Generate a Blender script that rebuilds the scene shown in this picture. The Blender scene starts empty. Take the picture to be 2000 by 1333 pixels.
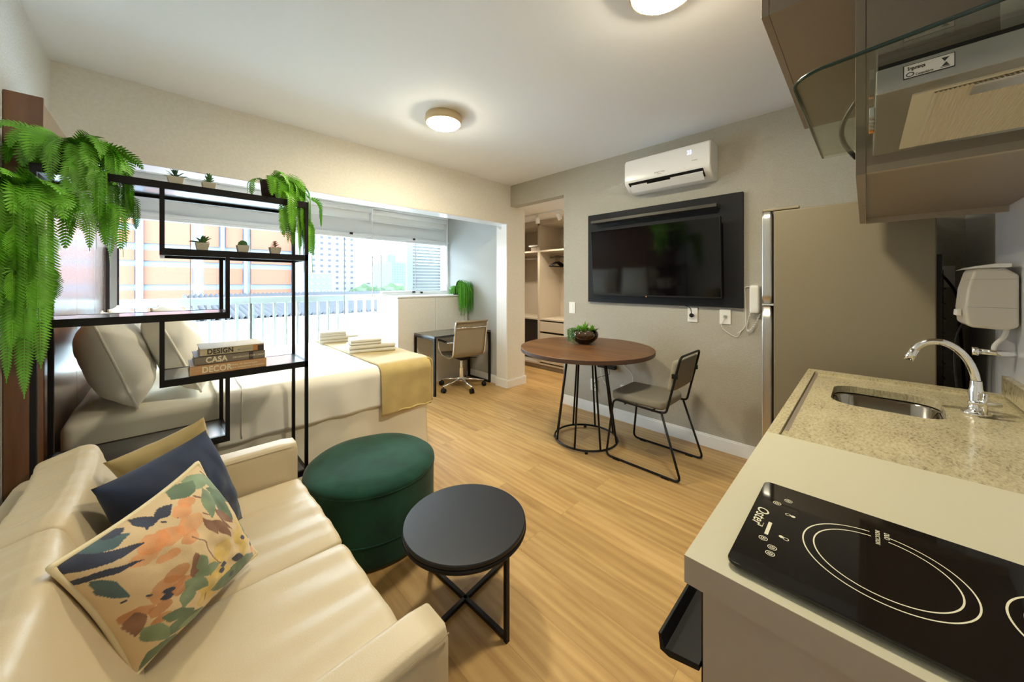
import bpy, bmesh, math, random
from mathutils import Vector, Matrix, noise
random.seed(7)
C = bpy.context.scene.collection
PI = math.pi

# ------------------------------------------------------------------ camera, world, exposure
HC = 1.32
YAW = math.atan2(676.0, 683.0)
cam_d = bpy.data.cameras.new('camera'); cam = bpy.data.objects.new('camera', cam_d); C.objects.link(cam)
cam.location = (0, 0, HC); cam.rotation_euler = (PI/2, 0, -YAW)
cam_d.sensor_width = 36; cam_d.lens = 683/2000*36; cam_d.shift_y = -112.5/2000
cam_d.clip_start = 0.02; cam_d.clip_end = 600
bpy.context.scene.camera = cam
vs = bpy.context.scene.view_settings
vs.view_transform = 'Standard'; vs.look = 'None'; vs.gamma = 1; vs.exposure = 0.33; vs.use_curve_mapping = False
w = bpy.data.worlds.new('sky'); bpy.context.scene.world = w; w.use_nodes = True
bg = w.node_tree.nodes['Background']; bg.inputs[0].default_value = (0.80, 0.89, 1.0, 1); bg.inputs[1].default_value = 19.0
cy = bpy.context.scene.cycles
cy.max_bounces = 10; cy.diffuse_bounces = 5; cy.glossy_bounces = 5; cy.transmission_bounces = 8; cy.transparent_max_bounces = 16
cy.caustics_reflective = False; cy.caustics_refractive = False
cy.use_denoising = True; cy.sample_clamp_indirect = 12
LAMP = 170.0          # ceiling lamps
LAMPC = (1.0, 0.895, 0.64)

# pixel (2000x1333 photograph) -> point on a plane, used for taking positions off the photograph
FW = Vector((math.sin(YAW), math.cos(YAW), 0)); RT = Vector((math.cos(YAW), -math.sin(YAW), 0)); UP = Vector((0, 0, 1))
def at(px, py, x=None, y=None, z=None):
    d = FW + RT*((px-1000)/683.0) - UP*((py-554)/683.0)
    c = Vector((0, 0, HC))
    if x is not None: t = x/d.x
    elif y is not None: t = y/d.y
    else: t = (z-HC)/d.z
    return c + d*t

# ------------------------------------------------------------------ materials
def mat(name, col, rough=0.6, metal=0.0, bump=0.0, bscale=200.0, coat=0.0, vary=0.0, vscale=8.0, emis=None, es=0.0, sheen=0.0, spec=0.5, trans=0.0, stretch=None):
    m = bpy.data.materials.new(name); m.use_nodes = True; nt = m.node_tree; N = nt.nodes; L = nt.links
    b = N['Principled BSDF']
    b.inputs['Base Color'].default_value = (*col, 1); b.inputs['Roughness'].default_value = rough; b.inputs['Metallic'].default_value = metal
    b.inputs['Specular IOR Level'].default_value = spec
    b.inputs['Coat Weight'].default_value = coat; b.inputs['Coat Roughness'].default_value = 0.08
    b.inputs['Sheen Weight'].default_value = sheen
    b.inputs['Transmission Weight'].default_value = trans
    if emis: b.inputs['Emission Color'].default_value = (*emis, 1); b.inputs['Emission Strength'].default_value = es
    if bump or vary:
        tc = N.new('ShaderNodeTexCoord'); mp = N.new('ShaderNodeMapping'); L.new(tc.outputs['Object'], mp.inputs[0])
        if stretch: mp.inputs['Scale'].default_value = stretch
    if bump:
        n = N.new('ShaderNodeTexNoise'); n.inputs['Scale'].default_value = bscale; n.inputs['Detail'].default_value = 3
        L.new(mp.outputs[0], n.inputs['Vector'])
        bp = N.new('ShaderNodeBump'); bp.inputs['Strength'].default_value = bump; bp.inputs['Distance'].default_value = 0.01
        L.new(n.outputs[0], bp.inputs['Height']); L.new(bp.outputs[0], b.inputs['Normal'])
    if vary:
        n = N.new('ShaderNodeTexNoise'); n.inputs['Scale'].default_value = vscale; n.inputs['Detail'].default_value = 4
        L.new(mp.outputs[0], n.inputs['Vector'])
        r = N.new('ShaderNodeMapRange'); r.inputs['From Min'].default_value = 0.3; r.inputs['From Max'].default_value = 0.7
        r.inputs['To Min'].default_value = 1-vary; r.inputs['To Max'].default_value = 1+vary; L.new(n.outputs[0], r.inputs[0])
        mx = N.new('ShaderNodeVectorMath'); mx.operation = 'SCALE'; mx.inputs[0].default_value = col; L.new(r.outputs[0], mx.inputs['Scale'])
        L.new(mx.outputs[0], b.inputs['Base Color'])
    return m

def mat_wood(name, c1, c2, rough=0.35, axis='Z', scale=1.0, coat=0.0, bump=0.05):
    m = bpy.data.materials.new(name); m.use_nodes = True; nt = m.node_tree; N = nt.nodes; L = nt.links; b = N['Principled BSDF']
    tc = N.new('ShaderNodeTexCoord'); mp = N.new('ShaderNodeMapping'); L.new(tc.outputs['Object'], mp.inputs[0])
    s = {'X': (0.8, 9, 9), 'Y': (9, 0.8, 9), 'Z': (9, 9, 0.8)}[axis]
    mp.inputs['Scale'].default_value = tuple(v*scale for v in s)
    n = N.new('ShaderNodeTexNoise'); n.inputs['Scale'].default_value = 1.6; n.inputs['Detail'].default_value = 6; n.inputs['Distortion'].default_value = 1.2
    L.new(mp.outputs[0], n.inputs['Vector'])
    n2 = N.new('ShaderNodeTexNoise'); n2.inputs['Scale'].default_value = 9; n2.inputs['Detail'].default_value = 4; L.new(mp.outputs[0], n2.inputs['Vector'])
    ad = N.new('ShaderNodeMath'); ad.operation = 'MULTIPLY_ADD'; ad.inputs[1].default_value = 0.35; L.new(n2.outputs[0], ad.inputs[0]); L.new(n.outputs[0], ad.inputs[2])
    r = N.new('ShaderNodeValToRGB'); r.color_ramp.elements[0].position = 0.45; r.color_ramp.elements[1].position = 0.9
    r.color_ramp.elements[0].color = (*c1, 1); r.color_ramp.elements[1].color = (*c2, 1)
    L.new(ad.outputs[0], r.inputs[0]); L.new(r.outputs[0], b.inputs['Base Color'])
    b.inputs['Roughness'].default_value = rough; b.inputs['Coat Weight'].default_value = coat; b.inputs['Coat Roughness'].default_value = 0.2
    bp = N.new('ShaderNodeBump'); bp.inputs['Strength'].default_value = bump; bp.inputs['Distance'].default_value = 0.01
    L.new(ad.outputs[0], bp.inputs['Height']); L.new(bp.outputs[0], b.inputs['Normal'])
    return m

def mat_floor():
    m = bpy.data.materials.new('oak_planks'); m.use_nodes = True; nt = m.node_tree; N = nt.nodes; L = nt.links; b = N['Principled BSDF']
    tc = N.new('ShaderNodeTexCoord'); mp = N.new('ShaderNodeMapping'); L.new(tc.outputs['Object'], mp.inputs[0])
    mp.inputs['Rotation'].default_value = (0, 0, PI/2)
    br = N.new('ShaderNodeTexBrick'); L.new(mp.outputs[0], br.inputs['Vector'])
    br.offset = 0.37; br.inputs['Scale'].default_value = 1; br.inputs['Brick Width'].default_value = 1.22; br.inputs['Row Height'].default_value = 0.178
    br.inputs['Mortar Size'].default_value = 0.0008; br.inputs['Mortar Smooth'].default_value = 0.3
    br.inputs['Color1'].default_value = (0.0, 0, 0, 1); br.inputs['Color2'].default_value = (1, 1, 1, 1); br.inputs['Mortar'].default_value = (0.5, 0.5, 0.5, 1)
    # grain, shifted per plank
    sep = N.new('ShaderNodeVectorMath'); sep.operation = 'MULTIPLY_ADD'; L.new(br.outputs['Color'], sep.inputs[0]); sep.inputs[1].default_value = (7, 3, 5)
    mp2 = N.new('ShaderNodeMapping'); L.new(tc.outputs['Object'], mp2.inputs[0]); mp2.inputs['Scale'].default_value = (5.0, 0.50, 1)
    L.new(mp2.outputs[0], sep.inputs[2])
    n = N.new('ShaderNodeTexNoise'); n.inputs['Scale'].default_value = 1.5; n.inputs['Detail'].default_value = 7; n.inputs['Roughness'].default_value = 0.62; n.inputs['Distortion'].default_value = 1.6
    L.new(sep.outputs[0], n.inputs['Vector'])
    n2 = N.new('ShaderNodeTexWave'); n2.wave_type = 'BANDS'; n2.bands_direction = 'X'; n2.inputs['Scale'].default_value = 1.3; n2.inputs['Distortion'].default_value = 9; n2.inputs['Detail'].default_value = 3; n2.inputs['Detail Scale'].default_value = 0.7
    L.new(sep.outputs[0], n2.inputs['Vector'])
    mx = N.new('ShaderNodeMath'); mx.operation = 'MULTIPLY_ADD'; mx.inputs[1].default_value = 0.13; L.new(n2.outputs['Fac'], mx.inputs[0]); L.new(n.outputs[0], mx.inputs[2])
    r = N.new('ShaderNodeValToRGB'); e = r.color_ramp.elements; e[0].position = 0.33; e[0].color = (0.37, 0.21, 0.074, 1); e[1].position = 0.76; e[1].color = (0.61, 0.40, 0.165, 1)
    e2 = r.color_ramp.elements.new(0.57); e2.color = (0.51, 0.315, 0.120, 1)
    L.new(mx.outputs[0], r.inputs[0])
    # per-plank tone
    rr = N.new('ShaderNodeMapRange'); rr.inputs['To Min'].default_value = 0.90; rr.inputs['To Max'].default_value = 1.10
    sx = N.new('ShaderNodeSeparateColor'); L.new(br.outputs['Color'], sx.inputs[0]); L.new(sx.outputs[0], rr.inputs[0])
    sc = N.new('ShaderNodeVectorMath'); sc.operation = 'SCALE'; L.new(r.outputs[0], sc.inputs[0]); L.new(rr.outputs[0], sc.inputs['Scale'])
    mo = N.new('ShaderNodeMapRange'); mo.inputs['To Min'].default_value = 1; mo.inputs['To Max'].default_value = 0.62; L.new(br.outputs['Fac'], mo.inputs[0])
    s2 = N.new('ShaderNodeVectorMath'); s2.operation = 'SCALE'; L.new(sc.outputs[0], s2.inputs[0]); L.new(mo.outputs[0], s2.inputs['Scale'])
    L.new(s2.outputs[0], b.inputs['Base Color'])
    b.inputs['Roughness'].default_value = 0.42
    bp = N.new('ShaderNodeBump'); bp.inputs['Strength'].default_value = 0.06; bp.inputs['Distance'].default_value = 0.01
    L.new(mx.outputs[0], bp.inputs['Height']); L.new(bp.outputs[0], b.inputs['Normal'])
    return m

def mat_glass(name, tint=(0.93, 0.97, 0.96), refl=0.06):
    m = bpy.data.materials.new(name); m.use_nodes = True; nt = m.node_tree; N = nt.nodes; L = nt.links
    N.remove(N['Principled BSDF']); o = N['Material Output']
    t = N.new('ShaderNodeBsdfTransparent'); t.inputs[0].default_value = (*tint, 1)
    g = N.new('ShaderNodeBsdfGlossy'); g.inputs['Roughness'].default_value = 0.02
    f = N.new('ShaderNodeFresnel'); f.inputs[0].default_value = 1.35
    ma = N.new('ShaderNodeMath'); ma.operation = 'MULTIPLY'; ma.inputs[1].default_value = refl*14; ma.use_clamp = True; L.new(f.outputs[0], ma.inputs[0])
    mi = N.new('ShaderNodeMixShader'); L.new(ma.outputs[0], mi.inputs[0]); L.new(t.outputs[0], mi.inputs[1]); L.new(g.outputs[0], mi.inputs[2]); L.new(mi.outputs[0], o.inputs[0])
    return m

def mat_emit(name, col, s):
    m = bpy.data.materials.new(name); m.use_nodes = True; N = m.node_tree.nodes; L = m.node_tree.links
    N.remove(N['Principled BSDF']); e = N.new('ShaderNodeEmission'); e.inputs[0].default_value = (*col, 1); e.inputs[1].default_value = s
    L.new(e.outputs[0], N['Material Output'].inputs[0]); return m

def mat_vcol(name, rough=0.8, sheen=0.2):
    m = mat(name, (0.8, 0.8, 0.8), rough, sheen=sheen, bump=0.15, bscale=500)
    a = m.node_tree.nodes.new('ShaderNodeVertexColor'); a.layer_name = 'print'
    m.node_tree.links.new(a.outputs[0], m.node_tree.nodes['Principled BSDF'].inputs['Base Color']); return m

M = {}
M['ceiling'] = mat('ceiling_paint', (0.890, 0.910, 0.950), 0.85)
M['beige_wall'] = mat('beige_wallpaper', (0.840, 0.810, 0.740), 0.75, bump=0.12, bscale=260, vary=0.04, vscale=60)
M['taupe_wall'] = mat('textured_taupe_wallpaper', (0.432, 0.404, 0.338), 0.55, bump=0.35, bscale=170, vary=0.07, vscale=110, stretch=(1, 1, 1.6))
M['grey_wall'] = mat('grey_wallpaper', (0.720, 0.750, 0.770), 0.7, bump=0.35, bscale=120, vary=0.06, vscale=90)
M['white_paint'] = mat('white_paint', (0.880, 0.880, 0.880), 0.45)
M['white_gloss'] = mat('white_gloss', (0.880, 0.880, 0.880), 0.22)
M['kitchen_wall'] = mat('pale_grey_tile', (0.780, 0.790, 0.830), 0.12)
M['floor'] = mat_floor()
M['black_metal'] = mat('black_metal', (0.008, 0.007, 0.008), 0.42, spec=0.25)
M['black_panel'] = mat('black_panel', (0.010, 0.011, 0.014), 0.5, spec=0.22)
M['black_mdf'] = mat('black_shelf_board', (0.030, 0.031, 0.040), 0.30, coat=0.8, spec=0.8)
M['black_plastic'] = mat('black_plastic', (0.009, 0.009, 0.010), 0.5, spec=0.25)
M['screen'] = mat('screen_glass', (0.002, 0.002, 0.003), 0.07, spec=0.4)
M['black_glass'] = mat('black_glass', (0.006, 0.005, 0.005), 0.04)
M['charcoal_top'] = mat('charcoal_lacquer', (0.013, 0.014, 0.019), 0.40, spec=0.35)
M['walnut'] = mat_wood('walnut', (0.095, 0.038, 0.013), (0.20, 0.090, 0.032), 0.42, 'Y', 0.8)
M['walnut_edge'] = mat('walnut_edge', (0.075, 0.042, 0.030), 0.5)
M['panel_wood'] = mat_wood('headboard_walnut', (0.155, 0.055, 0.014), (0.25, 0.105, 0.032), 0.26, 'Z', 0.7, coat=1.0)
M['sofa'] = mat('cream_leatherette', (0.619, 0.519, 0.360), 0.42, bump=0.08, bscale=350)
M['seam'] = mat('cream_seam', (0.38, 0.30, 0.19), 0.7)
M['sheet'] = mat('cream_cotton', (0.880, 0.830, 0.700), 0.85, sheen=0.2)
M['white_sheet'] = mat('white_cotton', (0.900, 0.870, 0.790), 0.85, sheen=0.2)
M['throw'] = mat('mustard_plush', (0.561, 0.425, 0.170), 0.85, sheen=0.5, bump=0.2, bscale=400, vary=0.10, vscale=9)
M['towel'] = mat('white_terry', (0.84, 0.80, 0.70), 0.95, bump=0.8, bscale=500)
M['pouf'] = mat('green_velvet', (0.009, 0.056, 0.036), 0.85, sheen=0.14, spec=0.2, vary=0.35, vscale=6, bump=0.05, bscale=500)
M['navy'] = mat('navy_velvet', (0.010, 0.022, 0.062), 0.8, sheen=0.12, vary=0.2, vscale=6)
M['khaki'] = mat('khaki_cotton', (0.40, 0.30, 0.125), 0.85, sheen=0.3)
M['piping'] = mat('cream_piping', (0.78, 0.68, 0.46), 0.8)
M['print'] = mat_vcol('watercolour_print')
M['chair_fabric'] = mat('grey_beige_fabric', (0.33, 0.305, 0.245), 0.9, bump=0.5, bscale=600, vary=0.06, vscale=300)
M['mesh_fabric'] = mat('taupe_mesh', (0.33, 0.28, 0.20), 0.55, bump=0.4, bscale=500)
M['chrome'] = mat('chrome', (0.83, 0.83, 0.84), 0.08, metal=1)
M['steel'] = mat('brushed_steel', (0.56, 0.56, 0.56), 0.28, metal=1)
M['sink_steel'] = mat('polished_steel', (0.42, 0.40, 0.36), 0.12, metal=1)
M['steel_dark'] = mat('hood_steel', (0.36, 0.355, 0.33), 0.30, metal=0.9)
M['filter'] = mat('aluminium_filter', (0.75, 0.68, 0.53), 0.4, metal=0.5)
M['fridge_side'] = mat('fridge_paint', (0.201, 0.171, 0.113), 0.42)
M['cabinet'] = mat('taupe_laminate', (0.266, 0.215, 0.165), 0.45)
M['cabinet_in'] = mat('taupe_laminate_light', (0.36, 0.30, 0.225), 0.5)
M['counter_side'] = mat('counter_taupe', (0.400, 0.328, 0.264), 0.45)
M['counter_white'] = mat('cream_laminate', (0.518, 0.492, 0.376), 0.42)
M['closet'] = mat('closet_beige', (0.540, 0.468, 0.369), 0.5)
M['closet_dark'] = mat('closet_void_shade', (0.030, 0.024, 0.022), 0.6)  # near-black colour standing in for shade inside the wardrobe bays
M['plate'] = mat('white_plastic', (0.82, 0.81, 0.78), 0.35)
M['purifier'] = mat('ivory_plastic', (0.66, 0.61, 0.53), 0.35)
M['pot'] = mat('cream_pot', (0.66, 0.60, 0.46), 0.7)
M['basket'] = mat('dark_basket', (0.045, 0.022, 0.018), 0.8, bump=1.0, bscale=90)
M['soil'] = mat('bark_soil', (0.10, 0.045, 0.015), 0.9, bump=1.0, bscale=120, vary=0.5, vscale=60)
M['fern'] = mat('fern_green', (0.150, 0.430, 0.024), 0.45, vary=0.35, vscale=12)
M['fern_bright'] = mat('fern_bright_green', (0.200, 0.540, 0.025), 0.45, vary=0.3, vscale=14)
M['palm_green'] = mat('hanging_green', (0.09, 0.36, 0.02), 0.5, vary=0.3, vscale=30)
M['succ_dark'] = mat('succulent_dark', (0.03, 0.085, 0.05), 0.5)
M['succ'] = mat('succulent_green', (0.07, 0.19, 0.05), 0.5)
M['succ_red'] = mat('succulent_reddish', (0.20, 0.11, 0.05), 0.5)
M['book_design'] = mat('book_design', (0.550, 0.470, 0.300), 0.5)
M['book_casa'] = mat('book_casa', (0.220, 0.185, 0.150), 0.5)
M['book_decor'] = mat('book_decor', (0.580, 0.330, 0.160), 0.5)
M['paper'] = mat('book_pages', (0.72, 0.70, 0.66), 0.8)
M['letter_cream'] = mat('letter_cream', (0.80, 0.72, 0.52), 0.6)
M['letter_dark'] = mat('letter_dark', (0.02, 0.02, 0.02), 0.6)
M['letter_grey'] = mat('letter_grey', (0.35, 0.34, 0.32), 0.6)
M['photo_a'] = mat('cover_dark', (0.05, 0.035, 0.03), 0.5)
M['photo_b'] = mat('cover_orange', (0.55, 0.22, 0.05), 0.5)
M['mark'] = mat('cooktop_print', (0.66, 0.63, 0.50), 0.5)
M['orange_led'] = mat('orange_button', (0.85, 0.32, 0.04), 0.4)
M['led'] = mat_emit('display_digits', (0.66, 0.70, 1.0), 1.3)
M['glass'] = mat_glass('window_glass')
M['hood_glass'] = mat_glass('hood_glass', (0.93, 0.955, 0.91), 0.035)
M['edge_glass'] = mat('glass_edge', (0.01, 0.035, 0.03), 0.15)
M['bowl_glass'] = mat_glass('bowl_glass', (0.86, 0.84, 0.80), 0.14)
M['white_lamp'] = mat_emit('lamp_diffuser', LAMPC, LAMP)
M['lamp_ring'] = mat('lamp_housing', (0.70, 0.55, 0.34), 0.4)
M['roller'] = mat('roller_fabric', (0.880, 0.880, 0.870), 0.8)
M['alu'] = mat('white_aluminium', (0.860, 0.880, 0.900), 0.4)
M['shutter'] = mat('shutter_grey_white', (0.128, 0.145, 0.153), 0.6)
M['balcony_wall'] = mat('balcony_grey_wallpaper', (0.50, 0.51, 0.50), 0.75, bump=0.3, bscale=150)
M['ledge_grey'] = mat('ledge_grey', (0.05, 0.045, 0.035), 0.4)
M['rubber'] = mat('dark_rubber', (0.03, 0.02, 0.03), 0.5)

# stone worktop
def mat_stone():
    m = mat('speckled_granite', (0.5, 0.44, 0.3), 0.16); nt = m.node_tree; N = nt.nodes; L = nt.links; b = N['Principled BSDF']
    tc = N.new('ShaderNodeTexCoord'); mp = N.new('ShaderNodeMapping'); L.new(tc.outputs['Object'], mp.inputs[0]); mp.inputs['Scale'].default_value = (1, 2.2, 1); mp.inputs['Rotation'].default_value = (0, 0, 0.5)
    n = N.new('ShaderNodeTexNoise'); n.inputs['Scale'].default_value = 70; n.inputs['Detail'].default_value = 6; n.inputs['Roughness'].default_value = 0.7; L.new(mp.outputs[0], n.inputs[0])
    n2 = N.new('ShaderNodeTexNoise'); n2.inputs['Scale'].default_value = 6; n2.inputs['Detail'].default_value = 5; L.new(mp.outputs[0], n2.inputs[0])
    a = N.new('ShaderNodeMath'); a.operation = 'MULTIPLY_ADD'; a.inputs[1].default_value = 0.35; L.new(n2.outputs[0], a.inputs[0]); L.new(n.outputs[0], a.inputs[2])
    r = N.new('ShaderNodeValToRGB'); e = r.color_ramp.elements; e[0].position = 0.46; e[0].color = (0.15, 0.12, 0.072, 1); e[1].position = 0.80; e[1].color = (0.53, 0.47, 0.31, 1)
    k = e.new(0.60); k.color = (0.39, 0.34, 0.22, 1)
    L.new(a.outputs[0], r.inputs[0]); L.new(r.outputs[0], b.inputs['Base Color']); return m
M['stone'] = mat_stone()

# ------------------------------------------------------------------ mesh helpers
ORG = {}
def thing(name, label, cat, loc=(0, 0, 0), rz=0.0, group=None):
    o = bpy.data.objects.new(name, None); C.objects.link(o); o.location = loc; o.rotation_euler = (0, 0, rz)
    o.empty_display_size = 0.1
    o['label'] = label; o['category'] = cat
    if group: o['group'] = group
    ORG[o.name] = Vector(loc); return o
def tag(o, label, cat, group=None):
    o['label'] = label; o['category'] = cat
    if group: o['group'] = group
    return o
def mk(name, bm, m, parent=None, local=False, smooth=False, bevel=0.0, seg=2, label=None, sub=0):
    if parent is not None and not local: bmesh.ops.translate(bm, verts=bm.verts, vec=-ORG[parent.name])
    bmesh.ops.recalc_face_normals(bm, faces=bm.faces)
    me = bpy.data.meshes.new(name); bm.to_mesh(me); bm.free()
    ms = m if isinstance(m, (list, tuple)) else [m]
    for k in ms: me.materials.append(M[k] if isinstance(k, str) else k)
    if smooth:
        for p in me.polygons: p.use_smooth = True
    o = bpy.data.objects.new(name, me); C.objects.link(o)
    if parent is not None: o.parent = parent; ORG[o.name] = ORG[parent.name]
    else: ORG[o.name] = Vector((0, 0, 0))
    if bevel:
        bv = o.modifiers.new('bevel', 'BEVEL'); bv.width = bevel; bv.segments = seg; bv.limit_method = 'ANGLE'; bv.angle_limit = 0.7
        for p in me.polygons: p.use_smooth = True
        wn = o.modifiers.new('wn', 'WEIGHTED_NORMAL'); wn.keep_sharp = True
    if sub:
        s = o.modifiers.new('sub', 'SUBSURF'); s.levels = sub; s.render_levels = sub
    if label: o['label'] = label
    return o
def struct(name, bm, m, parent=None, **k):
    o = mk(name, bm, m, parent, **k)
    if parent is None: o['kind'] = 'structure'
    return o
def B(): return bmesh.new()
def box(bm, x0, x1, y0, y1, z0, z1, mi=0):
    if x0 > x1: x0, x1 = x1, x0
    if y0 > y1: y0, y1 = y1, y0
    if z0 > z1: z0, z1 = z1, z0
    v = [bm.verts.new(p) for p in ((x0,y0,z0),(x1,y0,z0),(x1,y1,z0),(x0,y1,z0),(x0,y0,z1),(x1,y0,z1),(x1,y1,z1),(x0,y1,z1))]
    for f in ((0,3,2,1),(4,5,6,7),(0,1,5,4),(1,2,6,5),(2,3,7,6),(3,0,4,7)):
        bm.faces.new([v[i] for i in f]).material_index = mi
    return bm
def frame(t):
    t = t.normalized(); a = Vector((0, 0, 1)) if abs(t.z) < 0.95 else Vector((1, 0, 0))
    s = t.cross(a).normalized(); return s, s.cross(t).normalized()
def tube(bm, pts, r, n=10, closed=False, cap=True, rr=None, mi=0):
    pts = [Vector(p) for p in pts]; rings = []; L = len(pts)
    s_prev = None
    for i, p in enumerate(pts):
        if closed: t = pts[(i+1) % L]-pts[i-1]
        else: t = pts[min(i+1, L-1)]-pts[max(i-1, 0)]
        t.normalize()
        if s_prev is None: s, u = frame(t)
        else:
            s = (s_prev-t*s_prev.dot(t)).normalized(); u = s.cross(t).normalized()
        s_prev = s
        R = rr[i] if rr else r
        rings.append([bm.verts.new(p+s*math.cos(2*PI*k/n)*R+u*math.sin(2*PI*k/n)*R) for k in range(n)])
    for i in range(L if closed else L-1):
        a, b = rings[i], rings[(i+1) % L]
        for k in range(n): bm.faces.new((a[k], a[(k+1) % n], b[(k+1) % n], b[k])).material_index = mi
    if cap and not closed: bm.faces.new(rings[0][::-1]).material_index = mi; bm.faces.new(rings[-1]).material_index = mi
    return bm
def bar(bm, a, b, w, h=None, mi=0):
    a = Vector(a); b = Vector(b); h = h or w; t = b-a; s, u = frame(t); R = []
    for p in (a, b):
        R.append([bm.verts.new(p+s*i*w/2+u*j*h/2) for i, j in ((-1,-1),(1,-1),(1,1),(-1,1))])
    for k in range(4): bm.faces.new((R[0][k], R[0][(k+1) % 4], R[1][(k+1) % 4], R[1][k])).material_index = mi
    bm.faces.new(R[0][::-1]).material_index = mi; bm.faces.new(R[1]).material_index = mi
    return bm
def fillet(pts, r, n=6, closed=False):
    pts = [Vector(p) for p in pts]; out = []; L = len(pts)
    for i, p in enumerate(pts):
        if not closed and i in (0, L-1): out.append(p); continue
        a = pts[i-1]-p; b = pts[(i+1) % L]-p; d = min(r, a.length*0.49, b.length*0.49)
        p0 = p+a.normalized()*d; p1 = p+b.normalized()*d
        for k in range(n+1):
            t = k/n; out.append(p0*(1-t)**2+p*2*t*(1-t)+p1*t*t)
    return out
def lathe(bm, prof, c=(0, 0, 0), n=40, mi=0, cap=True):
    c = Vector(c); rings = []
    for r, z in prof:
        if r < 1e-6: rings.append([bm.verts.new(c+Vector((0, 0, z)))])
        else: rings.append([bm.verts.new(c+Vector((r*math.cos(2*PI*k/n), r*math.sin(2*PI*k/n), z))) for k in range(n)])
    for a, b in zip(rings, rings[1:]):
        if len(a) == 1 and len(b) == 1: continue
        for k in range(n):
            k2 = (k+1) % n
            if len(a) == 1: f = (a[0], b[k2], b[k])
            elif len(b) == 1: f = (a[k], a[k2], b[0])
            else: f = (a[k], a[k2], b[k2], b[k])
            bm.faces.new(f).material_index = mi
    return bm
def cyl(bm, c, r, z0, z1, n=32, mi=0):
    return lathe(bm, [(0, z0), (r, z0), (r, z1), (0, z1)], (c[0], c[1], 0), n, mi)
def prism(bm, poly, axis, a, b, mi=0):
    def P(p, h): return {'x': (h, p[0], p[1]), 'y': (p[0], h, p[1]), 'z': (p[0], p[1], h)}[axis]
    A = [bm.verts.new(P(p, a)) for p in poly]; Bv = [bm.verts.new(P(p, b)) for p in poly]; n = len(poly)
    bm.faces.new(A[::-1]).material_index = mi; bm.faces.new(Bv).material_index = mi
    for i in range(n): bm.faces.new((A[i], A[(i+1) % n], Bv[(i+1) % n], Bv[i])).material_index = mi
    return bm
def rrect(x0, x1, y0, y1, r, n=6):
    out = []
    for cx, cy_, a0 in ((x1-r, y1-r, 0), (x0+r, y1-r, 90), (x0+r, y0+r, 180), (x1-r, y0+r, 270)):
        for k in range(n+1):
            a = math.radians(a0+90*k/n); out.append((cx+r*math.cos(a), cy_+r*math.sin(a)))
    return out
def grid(bm, f, nu, nv, closed_u=False, mi=0):
    V = [[bm.verts.new(f(i/nu, j/nv)) for j in range(nv+1)] for i in range(nu+(0 if closed_u else 1))]
    for i in range(nu):
        a = V[i]; b = V[(i+1) % len(V)]
        for j in range(nv): bm.faces.new((a[j], b[j], b[j+1], a[j+1])).material_index = mi
    return V
def text(s, name, parent, loc, xdir, ydir, size, m, depth=0.0006, sx=1.0, shear=0.0, bold=0.0):
    cu = bpy.data.curves.new(name, 'FONT'); cu.body = s; cu.size = size; cu.extrude = depth; cu.space_character = 1.05; cu.shear = shear; cu.offset = bold or (0.028*size if name in ('title', 'display', 'sticker_text') else 0.008*size)
    co = bpy.data.objects.new('lettering_curve', cu); me = bpy.data.meshes.new_from_object(co); bpy.data.objects.remove(co)
    me.name = name; me.materials.clear(); me.materials.append(M[m])
    o = bpy.data.objects.new(name, me); C.objects.link(o)
    X = Vector(xdir).normalized(); Y = Vector(ydir).normalized(); Z = X.cross(Y)
    R = Matrix((X*sx, Y, Z)).transposed().to_4x4()
    p = Vector(loc)
    if parent is not None: o.parent = parent; p = p-ORG[parent.name]
    o.matrix_local = Matrix.Translation(p) @ R
    return o
def nz(p, s=1.0): return noise.noise(Vector(p)*s)

# ------------------------------------------------------------------ room shell
XL, XT, YB, YK, ZC = -0.455, 3.114, 3.17, -0.386, 2.56
YW = 4.55           # window plane
struct('floor', box(B(), XL-0.1, 4.75, YK-0.1, YW+0.1, -0.06, 0), 'floor')
bm = B(); box(bm, XL-0.1, XT+0.12, YK-0.1, YB+0.19, ZC, ZC+0.1)
struct('ceiling', bm, 'ceiling')
struct('ceiling_balcony', box(B(), XL-0.1, 3.25, YB+0.19, YW+0.2, 2.36, 2.46), 'white_paint')
struct('ceiling_closet', box(B(), XT+0.12, 4.75, 2.1, 4.5, 2.295, 2.4), 'white_paint')
struct('wall_left', box(B(), XL-0.1, XL, YK-0.1, YW+0.2, 0, ZC), 'grey_wall')
struct('wall_kitchen', box(B(), XL, XT, YK-0.1, YK, 0, ZC), 'kitchen_wall')
bm = B(); box(bm, XT, XT+0.12, YK-0.1, 2.337, 0, ZC); box(bm, XT, XT+0.12, 2.337, YB+0.001, 2.297, ZC)
struct('wall_right', bm, 'taupe_wall')
# beam over the balcony opening with its lit white reveal, and the pillar on its right
bm = B(); box(bm, XL, XT, YB, YB+0.19, 2.072, ZC)
struct('wall_beam', bm, 'beige_wall')
bm = B(); box(bm, XT, 3.376, YB, YB+0.19, 0, 2.297); box(bm, 3.05, XT, YB, YB+0.19, 0, 2.072)
struct('wall_pillar', bm, 'beige_wall')
bm = B(); box(bm, XL, 3.046, YB+0.004, YB+0.189, 2.066, 2.0725); box(bm, 3.044, 3.0505, YB+0.004, YB+0.189, 0, 2.072)
struct('trim_1', bm, 'white_gloss')
struct('wall_balcony_right', box(B(), 3.10, 3.30, YB+0.19, YW+0.2, 0, 2.46), 'balcony_wall')
bm = B(); box(bm, 3.30, 4.75, 4.4, 4.5, 0, 2.3); struct('wall_closet_far', bm, 'beige_wall')
struct('wall_closet_near', box(B(), XT+0.12, 4.75, 2.1, 2.2, 0, 2.3), 'beige_wall')
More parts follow.
